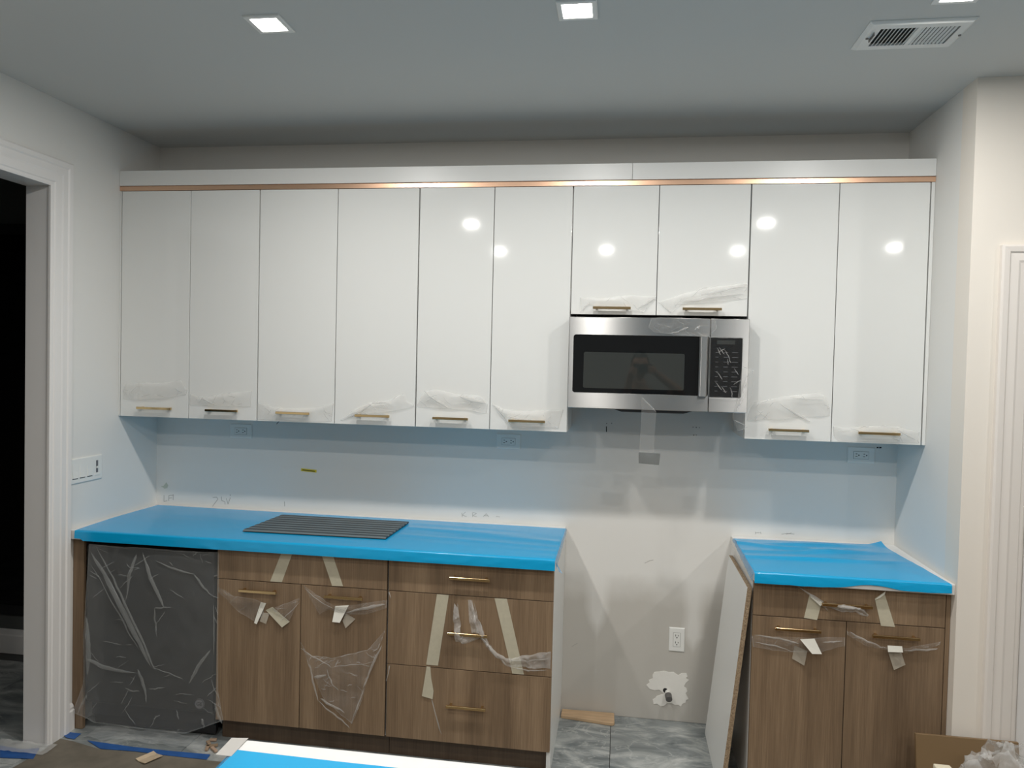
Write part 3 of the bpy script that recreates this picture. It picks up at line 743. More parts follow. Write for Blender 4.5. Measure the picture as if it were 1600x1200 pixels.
cp = link('control_panel', plate_hole(0.7578, MX1, MZ0 + 0.002, MZ1 - 0.001, 0.7590, 0.890, 1.584, 1.838, MY, -0.353, 0.006), M['steel'], mw)
boxobj('touch_panel', 0.7595, 0.8895, MY + 0.002, MY + 0.012, 1.585, 1.837, M['glass'], cp, 0)
bm = bmesh.new()
for r_ in range(11):
    for c_ in range(3):
        if r_ in (0, 1): continue
        xq, zq = 0.787 + 0.037 * c_, 1.815 - 0.0205 * r_
        wq = 0.006 + 0.003 * ((r_ * 3 + c_) % 3)
        box(bm, xq - wq, xq + wq, MY + 0.0014, MY + 0.002, zq, zq + 0.0013)
o = link('key_legends', bm, M['grey_print'], cp); o['kind'] = 'stuff'
bm = bmesh.new(); box(bm, 0.785, 0.86, MY + 0.0014, MY + 0.002, 1.808, 1.826, 0.0005); link('display', bm, M['window'], cp)
bm = bmesh.new(); prism(bm, [(0.225, MZ0 + 0.012), (0.225, MZ0 + 0.001), (0.36, MZ0 + 0.001), (0.395, MZ0 - 0.010), (0.655, MZ0 - 0.010), (0.695, MZ0 + 0.001), (0.905, MZ0 + 0.001), (0.905, MZ0 + 0.012)], 'y', -0.375, -0.05)
link('vent_grille', bm, M['black'], mw)
sheet('packing_film', FILM['mw_top'], MY, M['film'], mw, nx=40, ny=14, amp=0.010, freq=24, rc=16, seed=41, bulge=0.002, folds=[(0.62, 1.858, 0.665, 1.878, 0.003, 0.006), (0.69, 1.865, 0.712, 1.885, 0.004, 0.007), (0.585, 1.85, 0.625, 1.858, 0.002, 0.004)])
cf = []
rnd = random.Random(5)
for k in range(11):
    x = rnd.uniform(0.775, 0.86); z = rnd.uniform(1.60, 1.80); a = rnd.choice([-1.1, -0.9, 0.9, 0.6, -1.3]); L = rnd.uniform(0.025, 0.07)
    cf.append((x, z, min(0.888, max(0.762, x + L * math.cos(a))), z + L * math.sin(a), 0.0012, 0.0026))
sheet('packing_film', FILM['mw_ctl'], MY, M['film_d'], mw, nx=40, ny=30, amp=0.007, freq=16, seed=47, bulge=0.002, folds=cf)
sheet('packing_film', FILM['mw_side'], MY - 0.006, M['film'], mw, nx=16, ny=36, amp=0.016, freq=18, seed=53, bulge=0.010, folds=[(0.915, 1.69, 0.895, 1.60, 0.003, 0.005), (0.90, 1.60, 0.87, 1.53, 0.004, 0.003), (0.865, 1.49, 0.91, 1.47, 0.003, 0.002)])
sheet('packing_strip', FILM['mw_hang'], MY - 0.002, M['film'], mw, nx=10, ny=26, amp=0.003, freq=9, seed=59, bulge=0.002, folds=[(0.481, 1.57, 0.541, 1.515, 0.0015, 0.0015)])
o = tape_piece('packing_tape', TAPE['mw_tag'], MY - 0.006, M['tape_g'], mw, 0.006); o['label'] = 'grey tape end on the hanging strip'

# ---------------------------------------------------------------- base units
def front(name, x0, x1, z0, z1, parent):
    return boxobj(name, x0, x1, YB, YB + 0.019, z0, z1, M['wood'], parent, 0.001)
def film_on(key, parent, seed, mat='film', **kw):
    kw.setdefault('rc', 9)
    return sheet('protective_film', FILM[key], YB, M[mat], parent, nx=kw.pop('nx', 56), ny=kw.pop('ny', 16), amp=kw.pop('amp', 0.010), freq=kw.pop('freq', 12.0), seed=seed, **kw)
def tapes(parent, *specs):
    for key, mt, lift in specs: tape_piece('masking_tape', TAPE[key], YB, M[mt], parent, lift)
ZTOP, ZS1, ZS2, ZBOT = 0.8685, 0.733, 0.4195, 0.106

tag(boxobj('wood_filler', XL + 0.001, -1.989, YB, YB + 0.018, 0.001, 0.873, M['wood'], None, 0.001), 'brown wood filler panel between door casing and wrapped dishwasher', 'filler')

t = thing('base_cabinet', 'brown two door base cabinet under the slatted rack, film peeling', 'cabinet', (-0.954, 0, 0), 'brown base cabinets')
sx0, sx1, sm = -1.3425, -0.5675, -0.953
boxobj('carcass', sx0 + 0.001, sx1 - 0.001, YB + 0.0205, -0.002, 0.1, 0.873, M['melamine'], t)
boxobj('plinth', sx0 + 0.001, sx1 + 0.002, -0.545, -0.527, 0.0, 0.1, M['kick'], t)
f = front('drawer_front', sx0 + 0.002, sx1 - 0.002, ZS1 + 0.0015, ZTOP, t)
tapes(f, ('false1', 'tape', 0), ('false2', 'tape', 0))
d = front('door', sx0 + 0.002, sm - 0.0015, ZBOT, ZS1 - 0.0015, t)
handle(-1.140, 0.695, YB, d, 0.172)
film_on('sink1', d, 61, bulge=0.012); film_on('sink1b', d, 67, nx=30, ny=10, folds=[(-0.955, 0.66, -1.04, 0.572, 0.002, 0.003)])
tapes(d, ('sink1_w', 'tape_w', 0.018), ('sink1_g', 'tape', 0.012), ('sink1_t', 'tape_t', 0.01))
d = front('door', sm + 0.0015, sx1 - 0.002, ZBOT, ZS1 - 0.0015, t)
handle(-0.752, 0.6955, YB, d, 0.170)
film_on('sink2', d, 71, bulge=0.012, folds=[(-0.935, 0.72, -0.80, 0.642, 0.002, 0.003), (-0.74, 0.63, -0.575, 0.675, 0.006, 0.010)])
film_on('sink3', d, 73, nx=80, ny=50, rc=44, rcw=0.002, amp=0.020, freq=9.0, bulge=0.014,
        folds=[(-0.95, 0.46, -0.80, 0.395, 0.003, 0.004), (-0.80, 0.395, -0.60, 0.43, 0.003, 0.001), (-0.585, 0.50, -0.66, 0.31, 0.006, 0.005), (-0.66, 0.31, -0.715, 0.15, 0.004, 0.003), (-0.90, 0.40, -0.86, 0.24, 0.006, 0.005), (-0.86, 0.24, -0.72, 0.13, 0.004, 0.005), (-0.82, 0.385, -0.77, 0.29, 0.003, 0.004), (-0.88, 0.34, -0.82, 0.36, 0.010, 0.006), (-0.85, 0.25, -0.74, 0.20, 0.008, 0.006)])
tapes(d, ('sink2_w', 'tape_w', 0.018), ('sink2_t', 'tape_t', 0.012))

t = thing('base_cabinet', 'brown three drawer base cabinet with white side panel beside the gap', 'cabinet', (-0.213, 0, 0), 'brown base cabinets')
dx0, dx1 = -0.5635, 0.1385
boxobj('carcass', dx0 + 0.001, dx1 - 0.016, YB + 0.0205, -0.002, 0.1, 0.873, M['melamine'], t)
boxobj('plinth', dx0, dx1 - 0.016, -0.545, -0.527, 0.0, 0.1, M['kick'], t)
boxobj('side_panel', dx1 - 0.0155, dx1 + 0.002, YB + 0.0205, -0.001, 0.0, 0.8735, M['melamine'], t)
d = front('drawer', dx0 + 0.002, dx1, ZS1 + 0.0015, ZTOP, t); handle(-0.208, 0.8105, YB, d)
d = front('drawer', dx0 + 0.002, dx1, ZS2 + 0.0015, ZS1 - 0.0015, t); handle(-0.213, 0.578, YB, d)
film_on('draw1', d, 79, mat='fold', nx=60, ny=14, amp=0.018, freq=22, bulge=0.026, folds=[(-0.262, 0.70, -0.245, 0.60, 0.004, 0.005), (-0.245, 0.57, -0.17, 0.572, 0.008, 0.006)])
film_on('draw2', d, 83, mat='fold', nx=80, ny=16, amp=0.018, freq=22, rc=16, bulge=0.020, folds=[(-0.20, 0.72, -0.17, 0.60, 0.005, 0.007), (-0.19, 0.71, -0.13, 0.56, 0.002, 0.003), (-0.15, 0.575, -0.04, 0.46, 0.005, 0.006), (-0.04, 0.46, 0.12, 0.45, 0.004, 0.003), (-0.03, 0.49, 0.125, 0.50, 0.003, 0.004)])
tapes(d, ('d2a', 'tape', 0), ('d2b', 'tape', 0.0))
d = front('drawer', dx0 + 0.002, dx1, ZBOT, ZS2 - 0.0015, t); handle(-0.213, 0.2705, YB, d)
tapes(d, ('d3', 'tape', 0.004))
sheet('film_shred', [[(-0.362, 0.285), (-0.330, 0.19), (-0.318, 0.14)], [(-0.366, 0.285), (-0.338, 0.19), (-0.320, 0.14)]], YB, M['fold'], d, nx=20, ny=4, amp=0.003, seed=89)

for (xa, za, xb, zb) in ((-0.556, 0.726, -0.548, 0.700), (-0.548, 0.412, -0.562, 0.345)):
    sheet('film_shred', [[(xa, za), ((xa + xb) / 2 + 0.004, (za + zb) / 2), (xb, zb)], [(xa - 0.006, za), ((xa + xb) / 2 - 0.001, (za + zb) / 2), (xb - 0.004, zb)]], YB, M['fold'], d, nx=12, ny=5, amp=0.003, seed=xa * 9)

t = thing('base_cabinet', 'brown base cabinet under the smaller countertop, one drawer over two doors', 'cabinet', (1.28, 0, 0), 'brown base cabinets')
rx0, rx1, rm = 0.9275, 1.6365, 1.2795
boxobj('carcass', rx0 + 0.0175, rx1 - 0.001, YB + 0.0205, -0.002, 0.1, 0.873, M['melamine'], t)
boxobj('side_panel', rx0, rx0 + 0.017, YB + 0.0205, -0.001, 0.0, 0.8735, M['melamine'], t)
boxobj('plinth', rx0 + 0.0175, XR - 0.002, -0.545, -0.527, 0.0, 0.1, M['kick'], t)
zs = 0.737
d = front('drawer', rx0 + 0.001, rx1 - 0.002, zs + 0.0015, ZTOP, t); handle(1.272, 0.805, YB, d, 0.185)
film_on('rdraw', d, 91, mat='fold', nx=60, ny=14, freq=20, bulge=0.03, amp=0.012, folds=[(1.20, 0.80, 1.30, 0.80, 0.006, 0.008), (1.30, 0.79, 1.35, 0.765, 0.006, 0.005)])
film_on('rdraw_spike', d, 97, mat='fold', nx=20, ny=6, bulge=0.012, amp=0.004)
tapes(d, ('rd1', 'tape', 0), ('rd2', 'tape', 0.0))
for k in ('rd1f', 'rd2f'): tape_piece('masking_tape', TAPE[k], YB - 0.008, M['tape_w'], d, 0.0, 'pale folded back of the tape')
d = front('door', rx0 + 0.001, rm - 0.0015, ZBOT, zs - 0.0015, t); handle(1.0945, 0.697, YB, d, 0.172)
film_on('rdoor1', d, 101, bulge=0.010, folds=[(0.935, 0.66, 1.10, 0.645, 0.004, 0.006), (0.94, 0.632, 1.06, 0.615, 0.003, 0.004), (1.19, 0.655, 1.265, 0.66, 0.004, 0.004)])
tapes(d, ('rl_g', 'tape_t', 0.006)); tape_piece('masking_tape', TAPE['rl_w'], YB - 0.022, M['tape_w'], d, 0.01)
d = front('door', rm + 0.0015, rx1 - 0.002, ZBOT, zs - 0.0015, t); handle(1.453, 0.695, YB, d, 0.172)
film_on('rdoor2', d, 103, bulge=0.012, folds=[(1.29, 0.70, 1.40, 0.655, 0.004, 0.006), (1.50, 0.645, 1.61, 0.66, 0.005, 0.006)])
tapes(d, ('rr_g', 'tape_t', 0.008)); tape_piece('masking_tape', TAPE['rr_w'], YB - 0.022, M['tape_w'], d, 0.004)
tag(boxobj('wood_filler', rx1 + 0.0005, XR - 0.001, YB, YB + 0.018, 0.1005, 0.8685, M['wood'], None, 0.001), 'narrow brown wood filler panel between base cabinet and right wall', 'filler')

# ---------------------------------------------------------------- dishwasher in its bag
dw = thing('dishwasher', 'dark slate dishwasher wrapped in a clear plastic bag', 'dishwasher', (-1.667, 0, 0))
wx0, wx1 = -1.972, -1.357
boxobj('body', wx0 + 0.008, wx1 - 0.008, -0.575, -0.02, 0.06, 0.862, M['black'], dw)
pts = [(-0.600, 0.128), (-0.604, 0.135), (-0.604, 0.836), (-0.600, 0.847), (-0.577, 0.849), (-0.577, 0.128)]
bm = bmesh.new(); prism(bm, pts, 'x', wx0, wx1); bmesh.ops.bevel(bm, geom=bm.edges[:], offset=0.002, segments=1, affect='EDGES')
dd = link('door', bm, M['slate'], dw)
bm = bmesh.new(); prism(bm, [(-1.735, 0.846), (-1.725, 0.826), (-1.645, 0.826), (-1.635, 0.846)], 'y', -0.6065, -0.603)
link('pocket_handle', bm, M['black'], dd)
badge('badge', -1.418, 0.168, -0.604, 0.024, dd, M['grey_print'], M['slate'])
boxobj('toe_panel', wx0 + 0.01, wx1 - 0.01, -0.555, -0.545, 0.012, 0.12, M['black'], dw)
for x in (wx0 + 0.05, wx1 - 0.05):
    bm = bmesh.new(); tube(bm, (x, -0.5, 0.0), (x, -0.5, 0.06), 0.016); link('foot', bm, M['cap'], dw)
bf = [(-1.945, 0.815, -1.640, 0.33, 0.010, 0.014), (-1.92, 0.845, -1.615, 0.31, 0.004, 0.007), (-1.955, 0.77, -1.70, 0.40, 0.002, 0.004),
      (-1.72, 0.82, -1.76, 0.61, 0.010, 0.003), (-1.69, 0.83, -1.575, 0.60, 0.006, 0.010), (-1.62, 0.59, -1.54, 0.60, 0.003, 0.003), (-1.62, 0.59, -1.61, 0.46, 0.005, 0.002),
      (-1.62, 0.80, -1.44, 0.75, 0.003, 0.005), (-1.44, 0.75, -1.36, 0.66, 0.006, 0.003), (-1.36, 0.42, -1.45, 0.27, 0.006, 0.008), (-1.35, 0.62, -1.345, 0.40, 0.003, 0.003),
      (-1.64, 0.325, -1.48, 0.285, 0.002, 0.003), (-1.96, 0.33, -1.70, 0.29, 0.014, 0.003), (-1.70, 0.31, -1.655, 0.16, 0.010, 0.003), (-1.965, 0.52, -1.957, 0.26, 0.010, 0.012),
      (-1.395, 0.115, -1.383, 0.07, 0.008, 0.002), (-1.335, 0.19, -1.30, 0.10, 0.006, 0.006), (-1.95, 0.17, -2.00, 0.08, 0.006, 0.003)]
bf = [(a, b, c, d_, e * 1.35, f_ * 1.35) for a, b, c, d_, e, f_ in bf]
sheet('plastic_bag', FILM['bag'], -0.606, M['bag'], dw, nx=70, ny=60, hem=0.008, rc=60, rcl=(0.02, 0.10), rcw=0.003, amp=0.014, freq=5.0, seed=107, bulge=0.010, folds=bf, foldmat=M['bagfold'], tilt=0.012)

# ---------------------------------------------------------------- worktops and their blue film
XE, XS = 0.1414, 0.9265
tag(boxobj('countertop', XL + 0.001, XE, YF, -0.0008, 0.8745, ZT, M['quartz'], None, 0.002), 'long white countertop left of the gap, over the dishwasher', 'countertop')
tag(boxobj('countertop', XS, XR - 0.001, YF, -0.0008, 0.8745, ZT, M['quartz'], None, 0.002), 'short white countertop right of the gap', 'countertop')

def counter_film(name, xl, xr, yb, seed, nx, wr, skirt, lside=None, rside=None, corner=0.0):
    """sheet over a worktop with a front skirt; xl, xr, yb, skirt are functions of the way along"""
    bm = bmesh.new(); ny = 34; G = []
    for j in range(ny + 7):
        line = []
        for i in range(nx):
            u = i / (nx - 1)
            if j < ny:
                v = j / (ny - 1)
                x = xl(v) * (1 - u) + xr(v) * u; y = yb(u) * (1 - v) + (YF - 0.003) * v
                z = ZT + 0.0012 + max(0.0, wr(x, y, u, v))
                if corner: z += corner * max(0, 1 - math.hypot((1 - u) * 12, v * 9)) ** 1.2
                if v > 0.985: z -= 0.001
            else:
                q = (j - ny + 1) / 7
                x = xl(1) * (1 - u) + xr(1) * u
                dp = skirt(u)
                y = YF - 0.003 - 0.003 * math.sin(q * 1.57) - 0.0025 * max(0, noise.noise(Vector((x * 16, q * 2, seed))))
                z = ZT - dp * q
                if q < 0.25: z += 0.0012
            line.append(bm.verts.new((x, y, z)))
        G.append(line)
    for j in range(len(G) - 1):
        for i in range(nx - 1): bm.faces.new((G[j][i], G[j][i + 1], G[j + 1][i + 1], G[j + 1][i]))
    return bm, G

def side_flap(bm, edge, out, drop, seed):
    """film hanging over the end of a worktop, along the given edge vertices"""
    prev = list(edge)
    for k in range(1, 5):
        q = k / 4; row = []
        for i, vtx in enumerate(edge):
            d = drop(i / (len(edge) - 1))
            row.append(bm.verts.new((vtx.co.x + out * (0.5 + 0.5 * q) + 0.003 * noise.noise(Vector((i * 0.35, q, seed))), vtx.co.y, vtx.co.z - d * q)))
        for i in range(len(edge) - 1):
            f = bm.faces.new((prev[i], prev[i + 1], row[i + 1], row[i])); f.material_index = 1
        prev = row
    return prev

def wr_left(x, y, u, v):
    if -1.31 < x < -0.60 and -0.50 < y < -0.11: return 0.0
    a = 0.0016 * (0.3 + 1.2 * u * u)
    w_ = noise.noise(Vector((x * 1.6 + 0.6 * y, y * 17 + x * 1.5, 3.3)))
    return a * max(0, w_ - 0.05) * 3 + 0.0006 * noise.noise(Vector((x * 5, y * 8, 9)))
bm, G = counter_film('left', lambda v: -2.014 - 0.020 * math.sin(2.6 * v) + 0.016 * v, lambda v: XE + 0.003, lambda u: -0.028 - 0.018 * u, 3, 150, wr_left, lambda u: 0.043 if u > 0.02 else 0.034)
low = side_flap(bm, [G[j][-1] for j in range(0, 34)], 0.006, lambda t: 0.006 + 0.034 * t, 5)
c0 = low[-1].co.copy()
a_ = [bm.verts.new(p) for p in ((XE + 0.004, YF + 0.004, 0.905), (XE + 0.006, YF + 0.03, 0.885), (XE + 0.036, YF - 0.008, 0.862), (XE + 0.020, YF - 0.004, 0.868))]
f = bm.faces.new((a_[0], a_[1], a_[2])); f.material_index = 1; f = bm.faces.new((a_[0], a_[2], a_[3])); f.material_index = 1
bmesh.ops.recalc_face_normals(bm, faces=bm.faces)
tag(link('protective_film', bm, [M['blue'], M['blue_thin']], None, smooth=True), 'smooth blue protective film over the long countertop', 'plastic film')

def wr_right(x, y, u, v):
    w_ = 0.0
    for (yc, k, c, s, h) in ((-0.13, 0.25, 0.10, 0.020, 0.006), (-0.20, 0.42, -0.05, 0.020, 0.007), (-0.27, 0.30, 0.16, 0.018, 0.005), (-0.38, 0.12, 0.05, 0.022, 0.008), (-0.09, 0.05, 0.0, 0.016, 0.004)):
        yy = yc + c * (u - 0.3) + k * (u - 0.45) ** 2 * 0.5
        w_ += 1.6 * h * math.exp(-((y - yy) / s) ** 2) * max(0.0, 1 - abs(u - 0.4) * 1.5)
    w_ += 0.004 * max(0, noise.noise(Vector((x * 9, y * 9, 2)))) * v * max(0, u - 0.3)
    return w_ + 0.0012 * noise.noise(Vector((x * 4, y * 15, 7)))
def sk_right(u):
    return 0.040 - 0.020 * math.exp(-((u - 0.60) / 0.13) ** 2) - 0.008 * max(0, u - 0.62) / 0.38 + 0.002 * noise.noise(Vector((u * 14, 1, 1)))
bm, G = counter_film('right', lambda v: 0.930 - 0.006 * v, lambda v: 1.590 + 0.050 * v, lambda u: -0.058 + 0.035 * u, 6, 90, wr_right, sk_right, corner=0.016)
side_flap(bm, [G[j][0] for j in range(0, 34)], -0.007, lambda t: 0.010 + 0.030 * t, 8)
bmesh.ops.recalc_face_normals(bm, faces=bm.faces)
tag(link('protective_film', bm, [M['blue'], M['blue_thin']], None, smooth=True), 'wrinkled blue protective film over the short countertop', 'plastic film')

# slatted roll-up rack lying on the film
rk = thing('drying_rack', 'dark slatted rack lying on the blue film of the long countertop', 'rack', (-0.95, -0.3, ZT + 0.004))
q0, q1, q2, q3 = (-1.270, -0.126), (-0.616, -0.126), (-0.622, -0.472), (-1.290, -0.486)
ns = 8
for k in range(ns):
    a, b = k / ns + 0.004, (k + 1) / ns - 0.012
    P = []
    for t_ in (a, b):
        P.append(((q0[0] + (q3[0] - q0[0]) * t_, q0[1] + (q3[1] - q0[1]) * t_), (q1[0] + (q2[0] - q1[0]) * t_, q1[1] + (q2[1] - q1[1]) * t_)))
    bm = bmesh.new(); z0_ = ZT + 0.0045
    sec = [(0.0, 0.0), (0.10, 0.0065), (0.80, 0.0065), (0.97, 0.004), (1.0, 0.0)]
    L = [bm.verts.new((P[0][0][0] + (P[1][0][0] - P[0][0][0]) * s, P[0][0][1] + (P[1][0][1] - P[0][0][1]) * s, z0_ + h)) for s, h in sec]
    R_ = [bm.verts.new((P[0][1][0] + (P[1][1][0] - P[0][1][0]) * s, P[0][1][1] + (P[1][1][1] - P[0][1][1]) * s, z0_ + h)) for s, h in sec]
    n = len(sec); bm.faces.new(L); bm.faces.new(R_[::-1])
    for i in range(n):
        f = bm.faces.new((L[i], R_[i], R_[(i + 1) % n], L[(i + 1) % n]))
        f.material_index = 1 if i in (2, 3) else 0
    bmesh.ops.recalc_face_normals(bm, faces=bm.faces)
    link('slat', bm, [M['slat'], M['slat_edge']], rk)
bm = bmesh.new(); prism(bm, [q0, q1, q2, q3], 'z', ZT + 0.0035, ZT + 0.0048); link('backing_mat', bm, M['slot'], rk)

# ---------------------------------------------------------------- switches, sockets, pipe, marks on the walls
sw = thing('light_switch', 'white four gang switch plate on the left wall', 'switch', (XL, -0.532, 1.173))
y0, y1, z0, z1 = -0.640, -0.426, 1.116, 1.231
bm = bmesh.new()
rg = [[bm.verts.new((XL + d, yy, zz)) for yy, zz in ((y0 + k, z0 + k), (y1 - k, z0 + k), (y1 - k, z1 - k), (y0 + k, z1 - k))] for d, k in ((0.0003, 0), (0.004, 0), (0.0065, 0.004))]
for a, b in zip(rg, rg[1:]):
    for i in range(4): bm.faces.new((a[i], a[(i + 1) % 4], b[(i + 1) % 4], b[i]))
bm.faces.new(rg[2]); bmesh.ops.recalc_face_normals(bm, faces=bm.faces)
link('cover_plate', bm, M['plate'], sw)
for k in range(4):
    yc = y0 + 0.0365 + 0.047 * k
    if k < 3:
        bm = bmesh.new(); prism(bm, [(XL + 0.0065, 1.142), (XL + 0.0115, 1.142), (XL + 0.0080, 1.173), (XL + 0.0068, 1.205), (XL + 0.0065, 1.205)], 'y', yc - 0.0165, yc + 0.0165)
        link('rocker', bm, M['plate'], sw)
        bm = bmesh.new(); box(bm, XL + 0.0062, XL + 0.0068, yc - 0.0165, yc + 0.0165, 1.137, 1.142); link('rocker_gap', bm, M['cap'], sw)
    else:
        boxobj('dimmer_track', XL + 0.0063, XL + 0.0072, yc - 0.007, yc + 0.007, 1.150, 1.207, M['grey_print'], sw, 0.0003)
        boxobj('dimmer_slider', XL + 0.0070, XL + 0.0105, yc - 0.006, yc + 0.006, 1.170, 1.180, M['plate'], sw, 0.0008)
        boxobj('rocker', XL + 0.0063, XL + 0.0085, yc - 0.0165, yc + 0.0165, 1.137, 1.146, M['plate'], sw, 0.0006)

def socket(xc, zc, horiz, label, grp):
    t = thing('wall_socket', label, 'socket', (xc, 0, zc), grp)
    hw, hh = (0.060, 0.037) if horiz else (0.037, 0.0575)
    bm = bmesh.new()
    rg = [[bm.verts.new((xc + sx * (hw - k), -d, zc + sz * (hh - k))) for sx, sz in ((-1, -1), (1, -1), (1, 1), (-1, 1))] for d, k in ((0.0003, 0), (0.003, 0), (0.0055, 0.003))]
    for a, b in zip(rg, rg[1:]):
        for i in range(4): bm.faces.new((a[i], a[(i + 1) % 4], b[(i + 1) % 4], b[i]))
    bm.faces.new(rg[2]); bmesh.ops.recalc_face_normals(bm, faces=bm.faces)
    link('cover_plate', bm, M['plate'], t)
    iw, ih = (0.033, 0.0165) if horiz else (0.0165, 0.033)
    bm = bmesh.new(); box(bm, xc - iw - 0.001, xc + iw + 0.001, -0.0058, -0.005, zc - ih - 0.001, zc + ih + 0.001); link('gap_line', bm, M['cap'], t)
    fc = boxobj('face', xc - iw, xc + iw, -0.0075, -0.0052, zc - ih, zc + ih, M['plate'], t, 0.0006)
    for s in (-1, 1):
        for (du, dv, w_, h_) in ((-0.0062, 0.004, 0.0013, 0.0045), (0.0062, 0.004, 0.0013, 0.0036), (0.0, -0.0065, 0.0026, 0.0026)):
            if horiz: cx, cz, a, b = xc + s * 0.017 - dv, zc + du, h_, w_
            else: cx, cz, a, b = xc + du, zc + s * 0.017 + dv, w_, h_
            bm = bmesh.new(); box(bm, cx - a, cx + a, -0.0079, -0.0074, cz - b, cz + b); link('slot', bm, M['slot'], fc)
    return t
for x, lab in ((-1.564, 'wall socket under the second cabinet from the left'), (-0.152, 'wall socket under the cabinet left of the microwave'), (1.495, 'wall socket under the right-hand cabinet')):
    socket(x, 1.3215, True, 'sideways white ' + lab, 'sockets under the wall cabinets')
socket(0.6885, 0.3985, False, 'upright white wall socket low in the gap, above the capped pipe', None)

pp = thing('pipe_stub', 'capped pipe stub poking out of the white wall patch', 'pipe', (0.656, 0, 0.13))
bm = bmesh.new(); tube(bm, (0.652, 0.02, 0.142), (0.654, -0.035, 0.136), 0.0125, n=18); link('pipe', bm, M['pipe'], pp, True)
bm = bmesh.new(); tube(bm, (0.654, -0.030, 0.137), (0.656, -0.062, 0.130), 0.0165, 0.0155, n=18)
bmesh.ops.bevel(bm, geom=bm.edges[:], offset=0.001, segments=1, affect='EDGES'); link('cap', bm, M['cap'], pp)
bm = bmesh.new(); tube(bm, (0.641, 0.002, 0.147), (0.641, -0.004, 0.147), 0.011, n=12); link('wall_hole', bm, M['slot'], pp)

putty = [(0.551, 0.165), (0.566, 0.178), (0.562, 0.19), (0.581, 0.199), (0.579, 0.215), (0.587, 0.231), (0.61, 0.234), (0.633, 0.241), (0.655, 0.236), (0.678, 0.239), (0.690, 0.231), (0.701, 0.225), (0.716, 0.236), (0.739, 0.238), (0.744, 0.222), (0.735, 0.214), (0.751, 0.206), (0.736, 0.19), (0.729, 0.173), (0.741, 0.165), (0.745, 0.151), (0.737, 0.14), (0.753, 0.113), (0.741, 0.108), (0.739, 0.096), (0.724, 0.088), (0.717, 0.074), (0.704, 0.081), (0.69, 0.079), (0.672, 0.087), (0.652, 0.084), (0.638, 0.071), (0.622, 0.066), (0.604, 0.078), (0.588, 0.074), (0.583, 0.097), (0.595, 0.104), (0.602, 0.115), (0.636, 0.129), (0.613, 0.147), (0.59, 0.142), (0.567, 0.147)]
bm = bmesh.new(); prism(bm, putty, 'y', -0.0022, 0.0); link('plaster_patch', bm, M['putty'], wall_back)
strokes('pencil_mark', [[(-1.998, 0.964), (-1.998, 0.93), (-1.979, 0.935)], [(-1.97, 0.935), (-1.97, 0.963), (-1.943, 0.967)], [(-1.968, 0.95), (-1.952, 0.952)], [(-1.945, 0.941), (-1.944, 0.971)]], wall_back)
strokes('pencil_mark', [[(-1.719, 0.965), (-1.697, 0.968), (-1.69, 0.958), (-1.714, 0.927), (-1.719, 0.918)], [(-1.67, 0.972), (-1.668, 0.951), (-1.651, 0.947), (-1.649, 0.933)], [(-1.643, 0.964), (-1.633, 0.935), (-1.62, 0.97)], [(-1.622, 0.987), (-1.62, 0.978)]], wall_back)
strokes('pencil_mark', [[(-1.32, 0.964), (-1.318, 0.939)]], wall_back)
strokes('pencil_mark', [[(-0.38, 0.955), (-0.378, 0.933)], [(-0.378, 0.943), (-0.355, 0.937)], [(-0.378, 0.943), (-0.362, 0.96)], [(-0.327, 0.96), (-0.324, 0.936)], [(-0.324, 0.944), (-0.304, 0.939)], [(-0.323, 0.96), (-0.306, 0.955), (-0.321, 0.946)], [(-0.272, 0.941), (-0.256, 0.957), (-0.243, 0.941)], [(-0.268, 0.946), (-0.247, 0.947)], [(-0.207, 0.946), (-0.187, 0.944)]], wall_back, wd=0.001)
strokes('pencil_mark', [[(1.037, 0.939), (1.038, 0.927)], [(1.039, 0.934), (1.057, 0.936)], [(1.06, 0.94), (1.063, 0.93)], [(1.155, 0.934), (1.181, 0.94), (1.213, 0.938)], [(1.175, 0.935), (1.2, 0.943)]], wall_back, wd=0.001)
strokes('pencil_mark', [[(0.527, 0.758), (0.549, 0.771), (0.568, 0.776)]], wall_back, wd=0.001)
strokes('pencil_mark', [[(0.186, 0.324), (0.206, 0.338), (0.213, 0.342)]], wall_back, wd=0.001)
strokes('ink_mark', [[(0.325, 1.429), (0.327, 1.426)], [(0.349, 1.43), (0.351, 1.428)], [(0.325, 1.413), (0.326, 1.386)], [(0.734, 1.425), (0.736, 1.423)], [(0.748, 1.424), (0.752, 1.423)], [(0.763, 1.423), (0.766, 1.422)], [(0.739, 1.384), (0.740, 1.388)], [(0.75, 1.386), (0.752, 1.388)]], wall_back, M['slot'], 0.002)
strokes('ink_mark', [[(-1.369, 1.365), (-1.36, 1.376), (-1.351, 1.381)]], wall_back, M['slot'], 0.0015)
strokes('ink_mark', [[(1.563, 1.359), (1.571, 1.3595)], [(1.574, 1.359), (1.584, 1.36)]], wall_back, M['slot'], 0.003)
bm = bmesh.new(); prism(bm, [(-2.017, 1.010), (-2.000, 1.014), (-1.985, 1.033), (-1.974, 1.016), (-1.980, 1.003), (-1.994, 0.998), (-2.005, 1.006)], 'y', -0.0012, 0.0)
link('paint_smear', bm, plain('smear', (0.55, 0.58, 0.50), 0.8), wall_back)
ys = thing('sticker', 'small yellow sticker with a dark line on the back wall', 'sticker', (-1.19, 0, 1.131))
bm = bmesh.new(); prism(bm, [(-1.232, 1.127), (-1.148, 1.122), (-1.147, 1.136), (-1.231, 1.141)], 'y', -0.0012, -0.0002); link('backing', bm, M['yellow'], ys)
bm = bmesh.new(); prism(bm, [(-1.224, 1.131), (-1.156, 1.126), (-1.156, 1.131), (-1.224, 1.136)], 'y', -0.0016, -0.0011); link('printed_line', bm, M['darkink'], ys)

